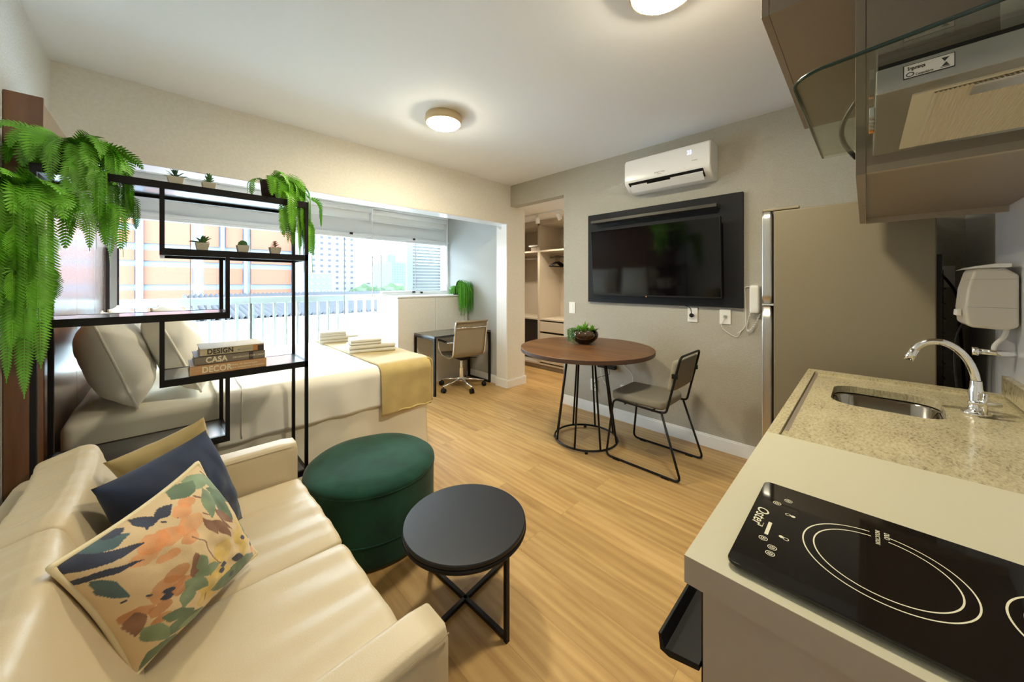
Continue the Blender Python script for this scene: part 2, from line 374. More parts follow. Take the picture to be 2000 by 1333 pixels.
struct('wall_closet_back', box(B(), 4.65, 4.75, 2.2, 4.4, 0, 2.3), 'beige_wall')
struct('wall_window', box(B(), 2.04, 3.10, YW, YW+0.12, 0, 1.16), 'white_paint')
# skirting
def base(name, segs):
    bm = B()
    for (x0, x1, y0, y1) in segs:
        box(bm, x0, x1, y0, y1, 0, 0.092); ex = min(0.006, 0.004)
        if abs(x1-x0) < abs(y1-y0): box(bm, x0+ex, x1-0.001, y0+0.001, y1-0.001, 0.092, 0.105)
        else: box(bm, x0+0.001, x1-0.001, y0+ex, y1-0.001, 0.092, 0.105)
    return struct(name, bm, 'white_paint', bevel=0.002)
base('baseboard_right', [(XT-0.015, XT, 0.45, 2.352)])
base('baseboard_right_end', [(XT-0.015, XT+0.12, 2.337, 2.352)])
base('baseboard_pillar', [(3.035, 3.391, YB-0.015, YB), (3.035, 3.05, YB, YB+0.205), (3.376, 3.391, YB, YB+0.19)])
base('baseboard_balcony', [(3.085, 3.10, YB+0.19, YW)])
base('baseboard_left', [(XL, XL+0.015, YK, 2.38)])

# ------------------------------------------------------------------ window
win = thing('window_1', 'x', 'window', (1.3, YW, 0))
del win['label'], win['category']; win['kind'] = 'structure'
def wpart(name, bm, m, **k): return mk(name, bm, m, win, **k)
bm = B()
box(bm, -0.36, 3.10, YW-0.02, YW+0.10, 1.955, 2.36)
box(bm, -0.36, 3.10, YW-0.045, YW+0.05, 1.925, 1.957); box(bm, -0.36, 3.10, YW-0.03, YW+0.04, 1.895, 1.925)
wpart('head_rail', bm, 'alu', bevel=0.004)
bm = B(); box(bm, -0.375, -0.295, YW-0.03, YW+0.04, 0, 1.93); wpart('side_rail', bm, 'alu', bevel=0.003)
bm = B(); box(bm, 3.06, 3.10, YW-0.03, YW+0.04, 1.16, 1.93); wpart('side_rail', bm, 'alu', bevel=0.003)
bm = B(); box(bm, 2.04, 3.10, YW-0.05, YW+0.05, 1.16, 1.185); box(bm, 2.04, 3.06, YW-0.02, YW+0.02, 1.185, 1.215); wpart('sill', bm, 'alu', bevel=0.003)
bm = B(); box(bm, -0.36, 2.06, YW-0.03, YW+0.04, 0, 0.05); wpart('floor_track', bm, 'alu')
for i, (a, b, z0) in enumerate(((-0.295, 0.164, 0.05), (0.168, 0.627, 0.05), (0.631, 1.09, 0.05), (1.094, 1.571, 0.05), (1.575, 2.041, 0.05), (2.045, 2.55, 1.215), (2.554, 3.06, 1.215))):
    wpart('pane', box(B(), a, b, YW-0.004, YW+0.004, z0, 1.90), 'glass')
bm = B()
for x, z0 in ((0.166, 0.05), (0.629, 0.05), (1.573, 0.05), (2.043, 0.05), (2.552, 1.215)):
    box(bm, x-0.003, x+0.003, YW-0.006, YW+0.006, z0, 1.90)
wpart('pane_seal', bm, 'letter_grey')
for x, z in ((1.64, 1.945), (2.50, 1.945), (2.50, 1.20), (2.62, 1.19)):
    wpart('pane_latch', box(B(), x-0.018, x+0.018, YW-0.06, YW-0.03, z-0.014, z+0.014), 'rubber', bevel=0.004)
for x in (-0.345, ):
    bm = B(); box(bm, x-0.012, x+0.012, YW-0.12, YW-0.09, 0.6, 1.62); box(bm, x+0.05, x+0.062, YW-0.08, YW-0.06, 0.6, 1.62)
    wpart('dark_upright', bm, 'rubber')  # two dark upright strips at the left end of the window
# roller blinds on the ceiling edge of the balcony
def blind(x0, x1, label, y, z):
    t = thing('roller_blind', label, 'blind', ((x0+x1)/2, y, z), group=None)
    bm = B(); tube(bm, [(x0, y, z), (x1, y, z)], 0.034, 20); mk('roller', bm, 'roller', t, smooth=True)
    bm = B(); box(bm, x0, x1, y-0.035, y+0.045, z+0.028, z+0.058); mk('head_rail', bm, 'alu', t, bevel=0.003)
    bm = B(); box(bm, x0+0.01, x1-0.01, y+0.032, y+0.035, z-0.11, z+0.02); mk('blind_fabric', bm, 'roller', t)
    bm = B(); tube(bm, [(x0+0.01, y+0.033, z-0.115), (x1-0.01, y+0.033, z-0.115)], 0.009, 10); mk('bottom_bar', bm, 'alu', t, smooth=True)
    for xx in (x0-0.012, x1):
        mk('bracket', box(B(), xx, xx+0.012, y-0.035, y+0.035, z-0.035, 2.361), 'white_gloss', t)
    for dx in (0.0, 0.03):
        bm = B(); tube(bm, [(x1+0.006+dx*0.5, y-0.03+dx, z), (x1+0.006+dx*0.5, y-0.03+dx, 1.15 if x1 < 2.3 else 1.3)], 0.003, 6); mk('pull_chain', bm, 'white_gloss', t)
    return t
blind(-0.30, 1.78, 'white roller blind rolled up over the tall balcony panes, the longer one above the bed', 4.25, 2.215)
blind(1.86, 2.98, 'white roller blind rolled up over the window above the white cabinet', 4.42, 2.235)

# ------------------------------------------------------------------ outside
def tower(name, px0, px1, py0, py1, Y, depth, m, label, win_=None, cat='building', rooftop=None):
    a = at(px0, py1, y=Y); b = at(px1, py0, y=Y)
    t = thing(name, label, cat, ((a.x+b.x)/2, Y+depth/2, a.z))
    bm = B(); box(bm, a.x, b.x, Y, Y+depth, a.z, b.z); mk('wall', bm, m, t)
    if win_:
        cols, rows, wm, fx, fz = win_
        bm = B(); W = (b.x-a.x)/cols; Hh = (b.z-a.z)/rows
        for i in range(cols):
            for j in range(rows):
                cx = a.x+W*(i+0.5); cz = a.z+Hh*(j+0.5)
                box(bm, cx-W*fx/2, cx+W*fx/2, Y-0.05, Y+0.1, cz-Hh*fz/2, cz+Hh*fz/2)
        o = mk('window_grid', bm, wm, t); o['kind'] = 'stuff'
    return t
M['far_white'] = mat('far_white', (0.075, 0.080, 0.085), 0.9)
M['far_pale'] = mat('far_pale', (0.050, 0.065, 0.080), 0.9)
M['far_blue'] = mat('far_blue', (0.030, 0.045, 0.075), 0.8)
M['far_win'] = mat('far_window', (0.008, 0.009, 0.022), 0.6)
M['far_win2'] = mat('far_window_pale', (0.045, 0.060, 0.080), 0.6)
M['far_tree'] = mat('far_tree', (0.016, 0.035, 0.014), 0.9, vary=0.5, vscale=0.8)
M['orange'] = mat('orange_cladding', (0.135, 0.042, 0.022), 0.8)
M['bluegrey'] = mat('blue_grey_concrete', (0.081, 0.099, 0.134), 0.8)
M['ground'] = mat('ground_grey', (0.571, 0.598, 0.626), 0.9)
M['low_wall'] = mat('low_white_wall', (0.500, 0.560, 0.580), 0.9)
M['tile'] = mat('roof_tile', (0.022, 0.027, 0.036), 0.8)
M['rail'] = mat('rail_white', (0.620, 0.680, 0.700), 0.4)
M['haze_board'] = mat('pale_green_cladding', (0.104, 0.135, 0.116), 0.8)
struct('ground', box(B(), -60, 160, YW+2.5, 320, -9.2, -9), 'ground')
# orange clad building
YO = 15.0
ob = thing('clad_building', 'orange and blue grey clad building filling the left panes', 'building', (1, YO+3, -9))
a = at(120, 640, y=YO); b = at(585, 300, y=YO)
mk('wall', box(B(), a.x-4, b.x, YO, YO+8, -9, 5.2), 'bluegrey', ob)
cols = [(150, 203), (228, 263), (281, 375), (398, 427), (441, 473), (490, 568)]
rows0 = [(340, 395), (405, 437), (449, 473), (487, 508), (520, 556), (568, 592), (604, 640), (652, 690)]
for ci, (c0, c1) in enumerate(cols):
    xx0 = at(c0, 554, y=YO).x; xx1 = at(c1, 554, y=YO).x
    rows = rows0 if ci < 2 else [(300, 380), (395, 473), (487, 508), (520, 556), (568, 592), (604, 640), (652, 690)]
    for r0, r1 in rows:
        z1 = HC+(554-r0)/683*at(245, 554, y=YO).dot(FW); z0 = HC+(554-r1)/683*at(245, 554, y=YO).dot(FW)
        mk('cladding_panel', box(B(), xx0, xx1, YO-0.06, YO+0.02, z0, z1), 'orange', ob)
bm = B()
for px in (270, 276, 434, 479): 
    x = at(px, 554, y=YO).x; tube(bm, [(x, YO-0.12, -9), (x, YO-0.12, 5.2)], 0.05, 8)
mk('downpipe', bm, 'bluegrey', ob)
bm = B(); x0 = at(568, 554, y=YO).x; x1 = at(583, 554, y=YO).x; box(bm, x0+0.05, x1, YO-0.2, YO+0.02, -9, 5.2); mk('corner_cladding', bm, 'haze_board', ob)
# roof with tiles just below eye level
rf = thing('tiled_roof_building', 'low building with ribbed grey tile roof beyond the balcony railing', 'building', (3.5, 12, -9))
bm = B(); box(bm, 0.2, 9.3, 8.6, 12.5, -9, 0.62); mk('wall', bm, 'low_wall', rf)
bm = B()
for i in range(86):
    x = 0.3+i*0.105
    v = [bm.verts.new(p) for p in ((x, 8.4, 0.62), (x+0.06, 8.4, 0.70), (x+0.105, 8.4, 0.62), (x+0.105, 12.6, 0.98), (x+0.06, 12.6, 1.06), (x, 12.6, 0.98))]
    bm.faces.new((v[0], v[1], v[4], v[5])); bm.faces.new((v[1], v[2], v[3], v[4]))
o = mk('roof_tiles', bm, 'tile', rf); o['kind'] = 'stuff'
tower('apartment_tower', 588, 694, 380, 640, 95, 20, 'far_white', 'tall white apartment tower with rows of dark windows', (7, 24, 'far_win', 0.34, 0.38))
tower('office_block', 603, 648, 536, 640, 60, 14, 'far_pale', 'low pale office block at the foot of the white tower', (4, 8, 'far_win2', 0.6, 0.4))
tower('skyscraper', 757, 773, 498, 640, 160, 20, 'far_pale', 'slim pale blue skyscraper in the distance', (4, 30, 'far_win2', 0.6, 0.4))
tower('skyscraper', 766, 796, 513, 640, 140, 20, 'far_blue', 'wider blue glass skyscraper right of the slim one', (6, 26, 'far_win2', 0.6, 0.4))
tower('skyscraper', 700, 716, 545, 640, 230, 20, 'far_white', 'faint hazy high-rise left of centre in the pane', (3, 14, 'far_win2', 0.4, 0.4))
tower('skyscraper', 726, 740, 552, 640, 230, 20, 'far_white', 'faintest short high-rise beside the blind chains', (3, 12, 'far_win2', 0.4, 0.4))
def blob_tree(px, py, Y, r, label):
    p = at(px, py, y=Y); t = thing('tree', label, 'tree', (p.x, Y, -9), group='trees on the horizon')
    bm = B(); bmesh.ops.create_icosphere(bm, subdivisions=3, radius=r)
    for v in bm.verts:
        k = 1+0.35*nz(v.co*1.0, 1.2/r*1.6); v.co = Vector((v.co.x*k*1.3, v.co.y*k, v.co.z*k*0.8))
    bmesh.ops.translate(bm, verts=bm.verts, vec=p); mk('crown', bm, 'far_tree', t)
    bm = B(); tube(bm, [(p.x, Y, -9), (p.x, Y, p.z)], 0.35, 8); mk('trunk', bm, 'cabinet', t)
blob_tree(716, 574, 90, 3.0, 'hazy green tree on the horizon left of the blind chains')
blob_tree(738, 577, 98, 1.6, 'smaller hazy tree nearest the blind chains')
blob_tree(768, 572, 80, 2.8, 'green tree below the skyscrapers in the small window')
blob_tree(789, 574, 90, 2.4, 'bright green tree beside the louvred shutter')
# white louvred shutter beyond the window
ls = thing('louvred_shutter', 'white louvred shutter panel outside the small window', 'shutter', (2.95, 5.3, -3))
Y5 = 5.25
xa = at(795, 554, y=Y5).x; xb = at(806, 554, y=Y5).x; xc = at(862, 554, y=Y5).x; xd = at(885, 554, y=Y5).x
bm = B(); box(bm, xa, xb, Y5, Y5+0.05, -3, 2.4); box(bm, xc, xd+0.3, Y5, Y5+0.05, -3, 2.4); mk('frame', bm, 'shutter', ls)
bm = B()
for i in range(34):
    z = 0.6+i*0.052
    v = [bm.verts.new(p) for p in ((xb, Y5+0.005, z), (xc, Y5+0.005, z), (xc, Y5+0.045, z+0.05), (xb, Y5+0.045, z+0.05))]; bm.faces.new(v)
    box(bm, xb, xc, Y5, Y5+0.008, z-0.004, z+0.008)
mk('slats', bm, 'shutter', ls)
# balcony railing
rl = thing('balcony_railing', 'white metal balcony railing outside the tall panes', 'railing', (0.9, 5.0, 0))
YR = 4.95
bm = B(); box(bm, -0.9, 2.35, YR-0.025, YR+0.025, 1.09, 1.165); mk('top_rail', bm, 'rail', rl, bevel=0.004)
bm = B(); box(bm, -0.9, 2.35, YR-0.02, YR+0.02, 0.06, 0.10); mk('bottom_rail', bm, 'rail', rl)
for x in (-0.88, 0.7, 2.33): mk('post', box(B(), x-0.02, x+0.02, YR-0.02, YR+0.02, 0.0, 1.09), 'rail', rl)
for i in range(27):
    x = -0.85+i*0.118; mk('baluster', box(B(), x-0.012, x+0.012, YR-0.02, YR+0.02, 0.10, 1.09), 'rail', rl)
struct('balcony_slab', box(B(), XL-0.5, 3.4, YW+0.1, 5.15, -0.2, 0.0), 'ground')

# ------------------------------------------------------------------ ceiling lamps
def lamp(c, label, r=0.13):
    t = thing('ceiling_lamp', label, 'ceiling lamp', (c[0], c[1], ZC), group='round ceiling lamps')
    bm = B(); lathe(bm, [(0, ZC), (r, ZC), (r+0.004, ZC-0.03), (r, ZC-0.055), (r-0.012, ZC-0.058), (r-0.012, ZC-0.05)], (c[0], c[1], 0), 48); mk('housing', bm, 'lamp_ring', t, smooth=True)
    bm = B(); lathe(bm, [(r-0.012, ZC-0.052), (r-0.013, ZC-0.061), (r-0.022, ZC-0.068), (0, ZC-0.072)], (c[0], c[1], 0), 48); mk('diffuser', bm, 'white_lamp', t)
lamp((1.463, 2.20), 'round warm ceiling lamp over the room, seen whole')
lamp((1.433, 0.576), 'round warm ceiling lamp cut by the top edge, beside the kitchen cabinets')

# ------------------------------------------------------------------ headboard panelling
hb = thing('headboard_panelling', 'glossy brown wood wall panelling behind bed, grooved, to near ceiling height', 'wall panel', (-0.40, 3.4, 0))
HX = -0.36
bm = B()
for y0, y1 in ((2.39, 3.15), (3.156, 3.85), (3.856, 4.50)):
    box(bm, XL+0.002, HX, y0, y1, 0.0, 1.755); box(bm, XL+0.002, HX, y0, y1, 1.763, 2.065)
box(bm, XL+0.002, HX-0.006, 2.39, 4.5, 0.0, 2.065)
mk('panels', bm, 'panel_wood', hb, bevel=0.0015)
# near end slabs with vertical grooves
bm = B()
box(bm, XL+0.002, HX+0.003, 2.372, 2.39, 0, 2.082)
mk('end_panel', bm, 'panel_wood', hb, bevel=0.001)

# ------------------------------------------------------------------ shelf unit
su = thing('metal_shelf_unit', 'tall black metal open shelf unit with staggered shelves between sofa and bed', 'shelf unit', (0.1, 2.29, 0))
SX0, SX1, SY0, SY1 = -0.355, 0.556, 2.15, 2.44
T = 0.016
def post(x, y, z0, z1): mk('post', box(B(), x, x+T, y, y+T, z0, z1), 'black_metal', su)
for x in (SX0, SX1-T):
    for y in (SY0, SY1-T): post(x, y, 0, 1.735)
xm1, xm2 = -0.020, 0.203
lev = [(1.765, SX0, SX1), (1.475, xm1, SX1), (1.183, SX0, xm2+T), (0.896, xm1, SX1), (0.594, SX0, xm2+T), (0.302, xm1, SX1), (0.05, SX0, SX1)]
for z, x0, x1 in lev:
    bm = B(); box(bm, x0, x1, SY0, SY0+T, z-0.031, z); box(bm, x0, x1, SY1-T, SY1, z-0.031, z); box(bm, x0, x0+T, SY0+T, SY1-T, z-0.031, z); box(bm, x1-T, x1, SY0+T, SY1-T, z-0.031, z)
    f = mk('shelf_frame', bm, 'black_metal', su)
    mk('shelf_board', box(B(), x0+T, x1-T, SY0+T, SY1-T, z-0.018, z-0.001), 'black_mdf', su)
for x, z0, z1 in ((xm1, 1.475, 1.735), (xm2, 1.183, 1.444), (xm1, 0.896, 1.152), (xm2, 0.594, 0.865), (xm1, 0.302, 0.563)):
    for y in (SY0, SY1-T): post(x, y, z0, z1)

# ------------------------------------------------------------------ books
def book(x0, x1, y0, y1, z0, z1, m, name, label, rz=0):
    t = thing(name, label, 'book', ((x0+x1)/2, (y0+y1)/2, z0), group='books stacked on the shelf')
    bm = B(); box(bm, x0, x1, y0, y1, z0, z0+0.003); box(bm, x0, x1, y0, y1, z1-0.003, z1); box(bm, x0, x1, y0, y0+0.003, z0, z1)
    mk('cover', bm, m, t, bevel=0.001)
    mk('pages', box(B(), x0+0.004, x1-0.004, y0+0.003, y1-0.004, z0+0.003, z1-0.003), 'paper', t)
    return t
bk = book(0.077, 0.366, 2.158, 2.37, 0.896, 0.940, 'book_decor', 'book', 'brown book with cream lettering DECOR, bottom of the stack')
text('DECOR', 'title', bk, (0.118, 2.1575, 0.9055), (1, 0, 0), (0, 0, 1), 0.038, 'letter_cream', sx=0.82)
text('Ideias de decoração', 'subtitle', bk, (0.222, 2.1575, 0.922), (1, 0, 0), (0, 0, 1), 0.0125, 'letter_cream')
text('para ambientes pequenos', 'subtitle', bk, (0.222, 2.1575, 0.909), (1, 0, 0), (0, 0, 1), 0.0125, 'letter_cream')
bk = book(0.092, 0.362, 2.166, 2.38, 0.941, 0.979, 'book_casa', 'book', 'dark grey book with cream lettering CASA, middle of the stack')
text('CASA', 'title', bk, (0.132, 2.1655, 0.9485), (1, 0, 0), (0, 0, 1), 0.036, 'letter_cream', sx=0.85)
text('DECORAÇÃO COM CIMENTO', 'subtitle', bk, (0.232, 2.1655, 0.956), (1, 0, 0), (0, 0, 1), 0.0115, 'letter_cream', sx=0.85)
bm = B(); box(bm, 0.295, 0.312, 2.1652, 2.166, 0.941, 0.978); mk('cover_photo', bm, 'photo_a', bk)
bk = book(0.112, 0.358, 2.170, 2.385, 0.980, 1.013, 'book_design', 'book', 'tan book with dark lettering DESIGN and a photo spine, topmost of the stack')
text('DESIGN', 'title', bk, (0.137, 2.1695, 0.9875), (1, 0, 0), (0, 0, 1), 0.032, 'letter_dark', sx=0.85)
text('MODERNO', 'subtitle', bk, (0.250, 2.1695, 0.990), (1, 0, 0), (0, 0, 1), 0.014, 'letter_grey')
bm = B(); box(bm, 0.312, 0.330, 2.1692, 2.170, 0.982, 1.012); mk('cover_photo', bm, 'photo_b', bk)
bm = B(); box(bm, 0.331, 0.357, 2.1692, 2.170, 0.982, 1.008); mk('cover_photo', bm, 'photo_a', bk)

# ------------------------------------------------------------------ plants
def frond(bm, p0, az, elev, length, width, rng, droop=1.0, pairs=26, leaf=None):
    p = Vector(p0); pts = [p.copy()]; el = elev; n = pairs; ds = length/n
    for i in range(n):
        d = Vector((math.cos(az)*math.cos(el), math.sin(az)*math.cos(el), math.sin(el)))
        p = p+d*ds
        lim = HX+0.012 if p.y > 2.35 else XL+0.015
        if p.x < lim: p.x = lim
        pts.append(p.copy()); el = max(el-droop*(2.6/n)*(1.25-i/n*0.6), -PI/2+0.03); az += rng.uniform(-0.05, 0.05)
    tube(bm, pts[::2]+[pts[-1]], 0.0012, 4, cap=False)
    roll = rng.uniform(-1.0, 1.0)
    for i in range(1, n):
        t = (pts[i+1]-pts[i-1]).normalized()
        s = t.cross(Vector((0, 0, 1)))
        if s.length < 0.25: s = Vector((-math.sin(az), math.cos(az), 0))
        s.normalize(); u = s.cross(t); s = s*math.cos(roll)+u*math.sin(roll); u = s.cross(t)
        q = i/n; L_ = width*(math.sin(PI*min(1, q*0.92+0.10))**0.55)*rng.uniform(0.88, 1.08)
        w_ = ds*0.40
        for sg in (-1, 1):
            d = (s*sg*0.93+t*0.34-Vector((0, 0, 1))*0.10).normalized()
            b0 = pts[i]; m1 = b0+d*L_*0.4; tip = b0+d*L_+t*L_*0.16
            for q_ in (m1, tip):
                lim = HX+0.006 if q_.y > 2.35 else XL+0.006
                if q_.x < lim: q_.x = lim
            nn = u*0.15*w_*sg
            m2 = b0+(tip-b0)*0.78
            v = [bm.verts.new(x) for x in (b0-t*w_*0.8, m1-t*w_*1.15+nn, m2-t*w_*0.75, tip, m2+t*w_*0.75, m1+t*w_*1.15-nn, b0+t*w_*0.8)]
            bm.faces.new((v[0], v[1], v[5], v[6])); bm.faces.new((v[1], v[2], v[4], v[5])); bm.faces.new((v[2], v[3], v[4]))
    return pts
def fern(loc, label, nf, seed, m='fern', spread=0.07, length=(0.28, 0.45), width=0.036, az_rng=(0, 2*PI), potr=0.055, poth=0.10, extra=(), potm='basket', tier=(0.13, 0.24, 1.2, 2.2)):
    rng = random.Random(seed); t = thing('potted_fern', label, 'plant', loc); c = Vector(loc)
    bm = B(); lathe(bm, [(0, 0), (potr*0.75, 0), (potr, poth), (potr-0.006, poth), (potr-0.01, poth-0.012), (0, poth-0.012)], c, 24); mk('pot', bm, potm, t, smooth=True)
    bm = B()
    for i in range(nf):
        az = az_rng[0]+(az_rng[1]-az_rng[0])*((i+rng.random()*0.9)/nf)
        rr = potr*rng.uniform(0.2, 0.9); L_ = rng.uniform(*length)
        frond(bm, c+Vector((math.cos(az)*rr, math.sin(az)*rr, poth-0.01)), az, rng.uniform(0.35, 1.45), L_, width*rng.uniform(0.8, 1.15), rng, droop=rng.uniform(0.85, 1.4), pairs=max(14, int(L_*100)))
    for (az, el, L_, dr) in extra:
        pts = frond(bm, c+Vector((math.cos(az)*potr, math.sin(az)*potr, poth-0.01)), az, el, L_, width, rng, droop=dr, pairs=int(L_*100))
        if L_ > 0.3:
            for q in (0.32, 0.55):
                frond(bm, pts[int(len(pts)*q)], az+rng.uniform(-1.3, 1.3), rng.uniform(-0.9, 0.1), rng.uniform(tier[0], tier[1]), width*0.95, rng, droop=rng.uniform(tier[2], tier[3]), pairs=20)
    mk('foliage', bm, m, t)
    return t
fern((-0.268, 2.262, 1.765), 'large green fern on the left end of the top shelf', 50, 3, 'fern', length=(0.16, 0.27), width=0.033, potr=0.065, poth=0.10,
     extra=[(-1.2, 0.9, 0.50, 3.6), (-0.9, 0.7, 0.54, 3.4), (-0.6, 0.8, 0.52, 3.2), (-0.3, 0.7, 0.44, 3.0), (-1.5, 0.6, 0.42, 3.6), (-0.7, 0.5, 0.48, 3.8), (-1.0, 0.4, 0.44, 4.0), (-0.5, 0.4, 0.40, 3.6), (0.0, 0.6, 0.36, 2.8)])
fern((0.400, 2.262, 1.765), 'bright green trailing fern in a dark woven basket on the right end of top shelf', 34, 11, 'fern_bright', length=(0.12, 0.22), width=0.029, az_rng=(-1.7, 1.3), potr=0.046, poth=0.105,
     extra=[(-0.6, 0.8, 0.50, 3.0), (-0.3, 0.7, 0.46, 3.0), (-0.9, 0.9, 0.42, 3.4), (-0.1, 0.7, 0.52, 2.6), (-1.2, 0.8, 0.36, 3.6), (0.1, 0.8, 0.44, 2.6), (-0.5, 0.9, 0.58, 2.8), (3.0, 0.7, 0.12, 1.4), (-2.6, 0.6, 0.14, 1.4), (-0.2, 0.8, 0.62, 2.5), (-0.4, 0.6, 0.56, 2.8), (-0.7, 0.6, 0.40, 3.2), (-1.0, 0.6, 0.38, 3.4)])
ff = fern((-0.372, 2.060, 1.545), 'large green fern hanging at the far left, in front of the shelf post', 40, 5, 'fern', length=(0.11, 0.18), width=0.040, az_rng=(-3.1, 0.6), potr=0.050, poth=0.10, tier=(0.09, 0.15, 2.5, 4.0),
     extra=[(-1.4, 0.7, 0.60, 5.1), (-1.7, 0.6, 0.58, 4.8), (-1.0, 0.6, 0.66, 5.6), (-1.9, 0.7, 0.60, 5.0), (-2.3, 0.6, 0.46, 4.6), (-1.2, 0.4, 0.74, 6.2), (-1.5, 0.4, 0.68, 6.0), (-0.7, 0.4, 0.50, 6.4), (-2.6, 0.5, 0.50, 5.0), (-1.8, 0.4, 0.42, 4.8), (-1.1, 0.8, 0.52, 5.4)])
bm = B(); tube(bm, fillet([(-0.350, 2.151, 1.70), (-0.360, 2.10, 1.70), (-0.372, 2.105, 1.64)], 0.02), 0.003, 6); box(bm, -0.355, -0.341, 2.142, 2.150, 1.66, 1.71); mk('hook', bm, 'black_metal', ff)

def leaf_blade(bm, c, az, el, L_, w_, curve=0.3):
    d = Vector((math.cos(az)*math.cos(el), math.sin(az)*math.cos(el), math.sin(el))); s = Vector((-math.sin(az), math.cos(az), 0)); u = s.cross(d)
    if u.z < 0: u = -u
    P = []
    for q, ww in ((0, 0.5), (0.35, 1.0), (0.7, 0.7), (1, 0)):
        p = c+d*L_*q-Vector((0, 0, 1))*curve*L_*q*q
        P.append((p, w_*ww))
    vs_ = [[bm.verts.new(p-s*ww+u*ww*0.5), bm.verts.new(p-u*ww*0.3), bm.verts.new(p+s*ww+u*ww*0.5)] for p, ww in P[:-1]]
    tip = bm.verts.new(P[-1][0])
    for a, b in zip(vs_, vs_[1:]):
        for k in (0, 1): bm.faces.new((a[k], a[k+1], b[k+1], b[k]))
    for k in (0, 1): bm.faces.new((vs_[-1][k], vs_[-1][k+1], tip))
def succulent(loc, kind, label, s=1.0):
    t = thing('potted_succulent', label, 'plant', loc, group='small succulents in cream pots'); c = Vector(loc); rng = random.Random(kind*13+1)
    r = 0.026*s; h = 0.040*s
    bm = B(); n = 4
    # square tapered pot
    for (a, z0, b, z1) in ((r*0.74, 0, r, h),):
        V0 = [bm.verts.new(c+Vector((x*a, y*a, z0))) for x, y in ((-1,-1),(1,-1),(1,1),(-1,1))]; V1 = [bm.verts.new(c+Vector((x*b, y*b, z1))) for x, y in ((-1,-1),(1,-1),(1,1),(-1,1))]
        V2 = [bm.verts.new(c+Vector((x*(b-0.003), y*(b-0.003), z1-0.004))) for x, y in ((-1,-1),(1,-1),(1,1),(-1,1))]
        bm.faces.new(V0[::-1])
        for A, D in ((V0, V1), (V1, V2)):
            for k in range(4): bm.faces.new((A[k], A[(k+1) % 4], D[(k+1) % 4], D[k]))
        bm.faces.new(V2)
    mk('pot', bm, 'pot', t, bevel=0.003)
    bm = B(); top = c+Vector((0, 0, h-0.004))
    if kind == 0:
        for i in range(22): leaf_blade(bm, top, i*2.4, rng.uniform(0.4, 1.4), 0.052*s, 0.0035, 0.25)
        m = 'succ_dark'
    elif kind == 1:
        for i in range(24):
            zz = 0.006*(i//5); leaf_blade(bm, top+Vector((0, 0, zz)), i*2.4, 0.3+0.04*i, 0.028*s, 0.006, 0.0)
        m = 'succ'
    elif kind == 2:
        for i in range(14): leaf_blade(bm, top, i*2.4, rng.uniform(0.3, 1.2), 0.058*s, 0.008, 0.25)
        m = 'succ'
    elif kind == 3:
        bmesh.ops.create_icosphere(bm, subdivisions=3, radius=0.019*s, matrix=Matrix.Translation(top+Vector((0, 0, 0.008))))
        for v in bm.verts:
            d = v.co-(top+Vector((0, 0, 0.008))); a = math.atan2(d.y, d.x); v.co += d*0.12*math.cos(a*10)
        m = 'succ'
    else:
        tube(bm, [top, top+Vector((0, 0, 0.034))], 0.002, 6)
        for i in range(20):
            zz = 0.0018*i; leaf_blade(bm, top+Vector((0, 0, zz)), i*2.4, 0.4, (0.028-0.0008*i)*s, 0.004, 0.0)
        m = 'succ_red'
    mk('leaves', bm, m, t)
def on(px, y, z, ): p = at(px, 554, y=y); return (p.x, y, z)
succulent(on(343, 2.24, 1.765), 0, 'spiky dark succulent, left of two on the top shelf', 1.12)
succulent(on(408, 2.24, 1.765), 1, 'rosette green succulent, right of two on the top shelf', 1.05)
succulent(on(395, 2.24, 1.475), 2, 'wide leaved succulent, leftmost of three on the second shelf')
succulent(on(474, 2.24, 1.475), 3, 'round cactus, middle of three on the second shelf')
succulent(on(537, 2.24, 1.475), 4, 'reddish branching succulent, rightmost of three on the second shelf')

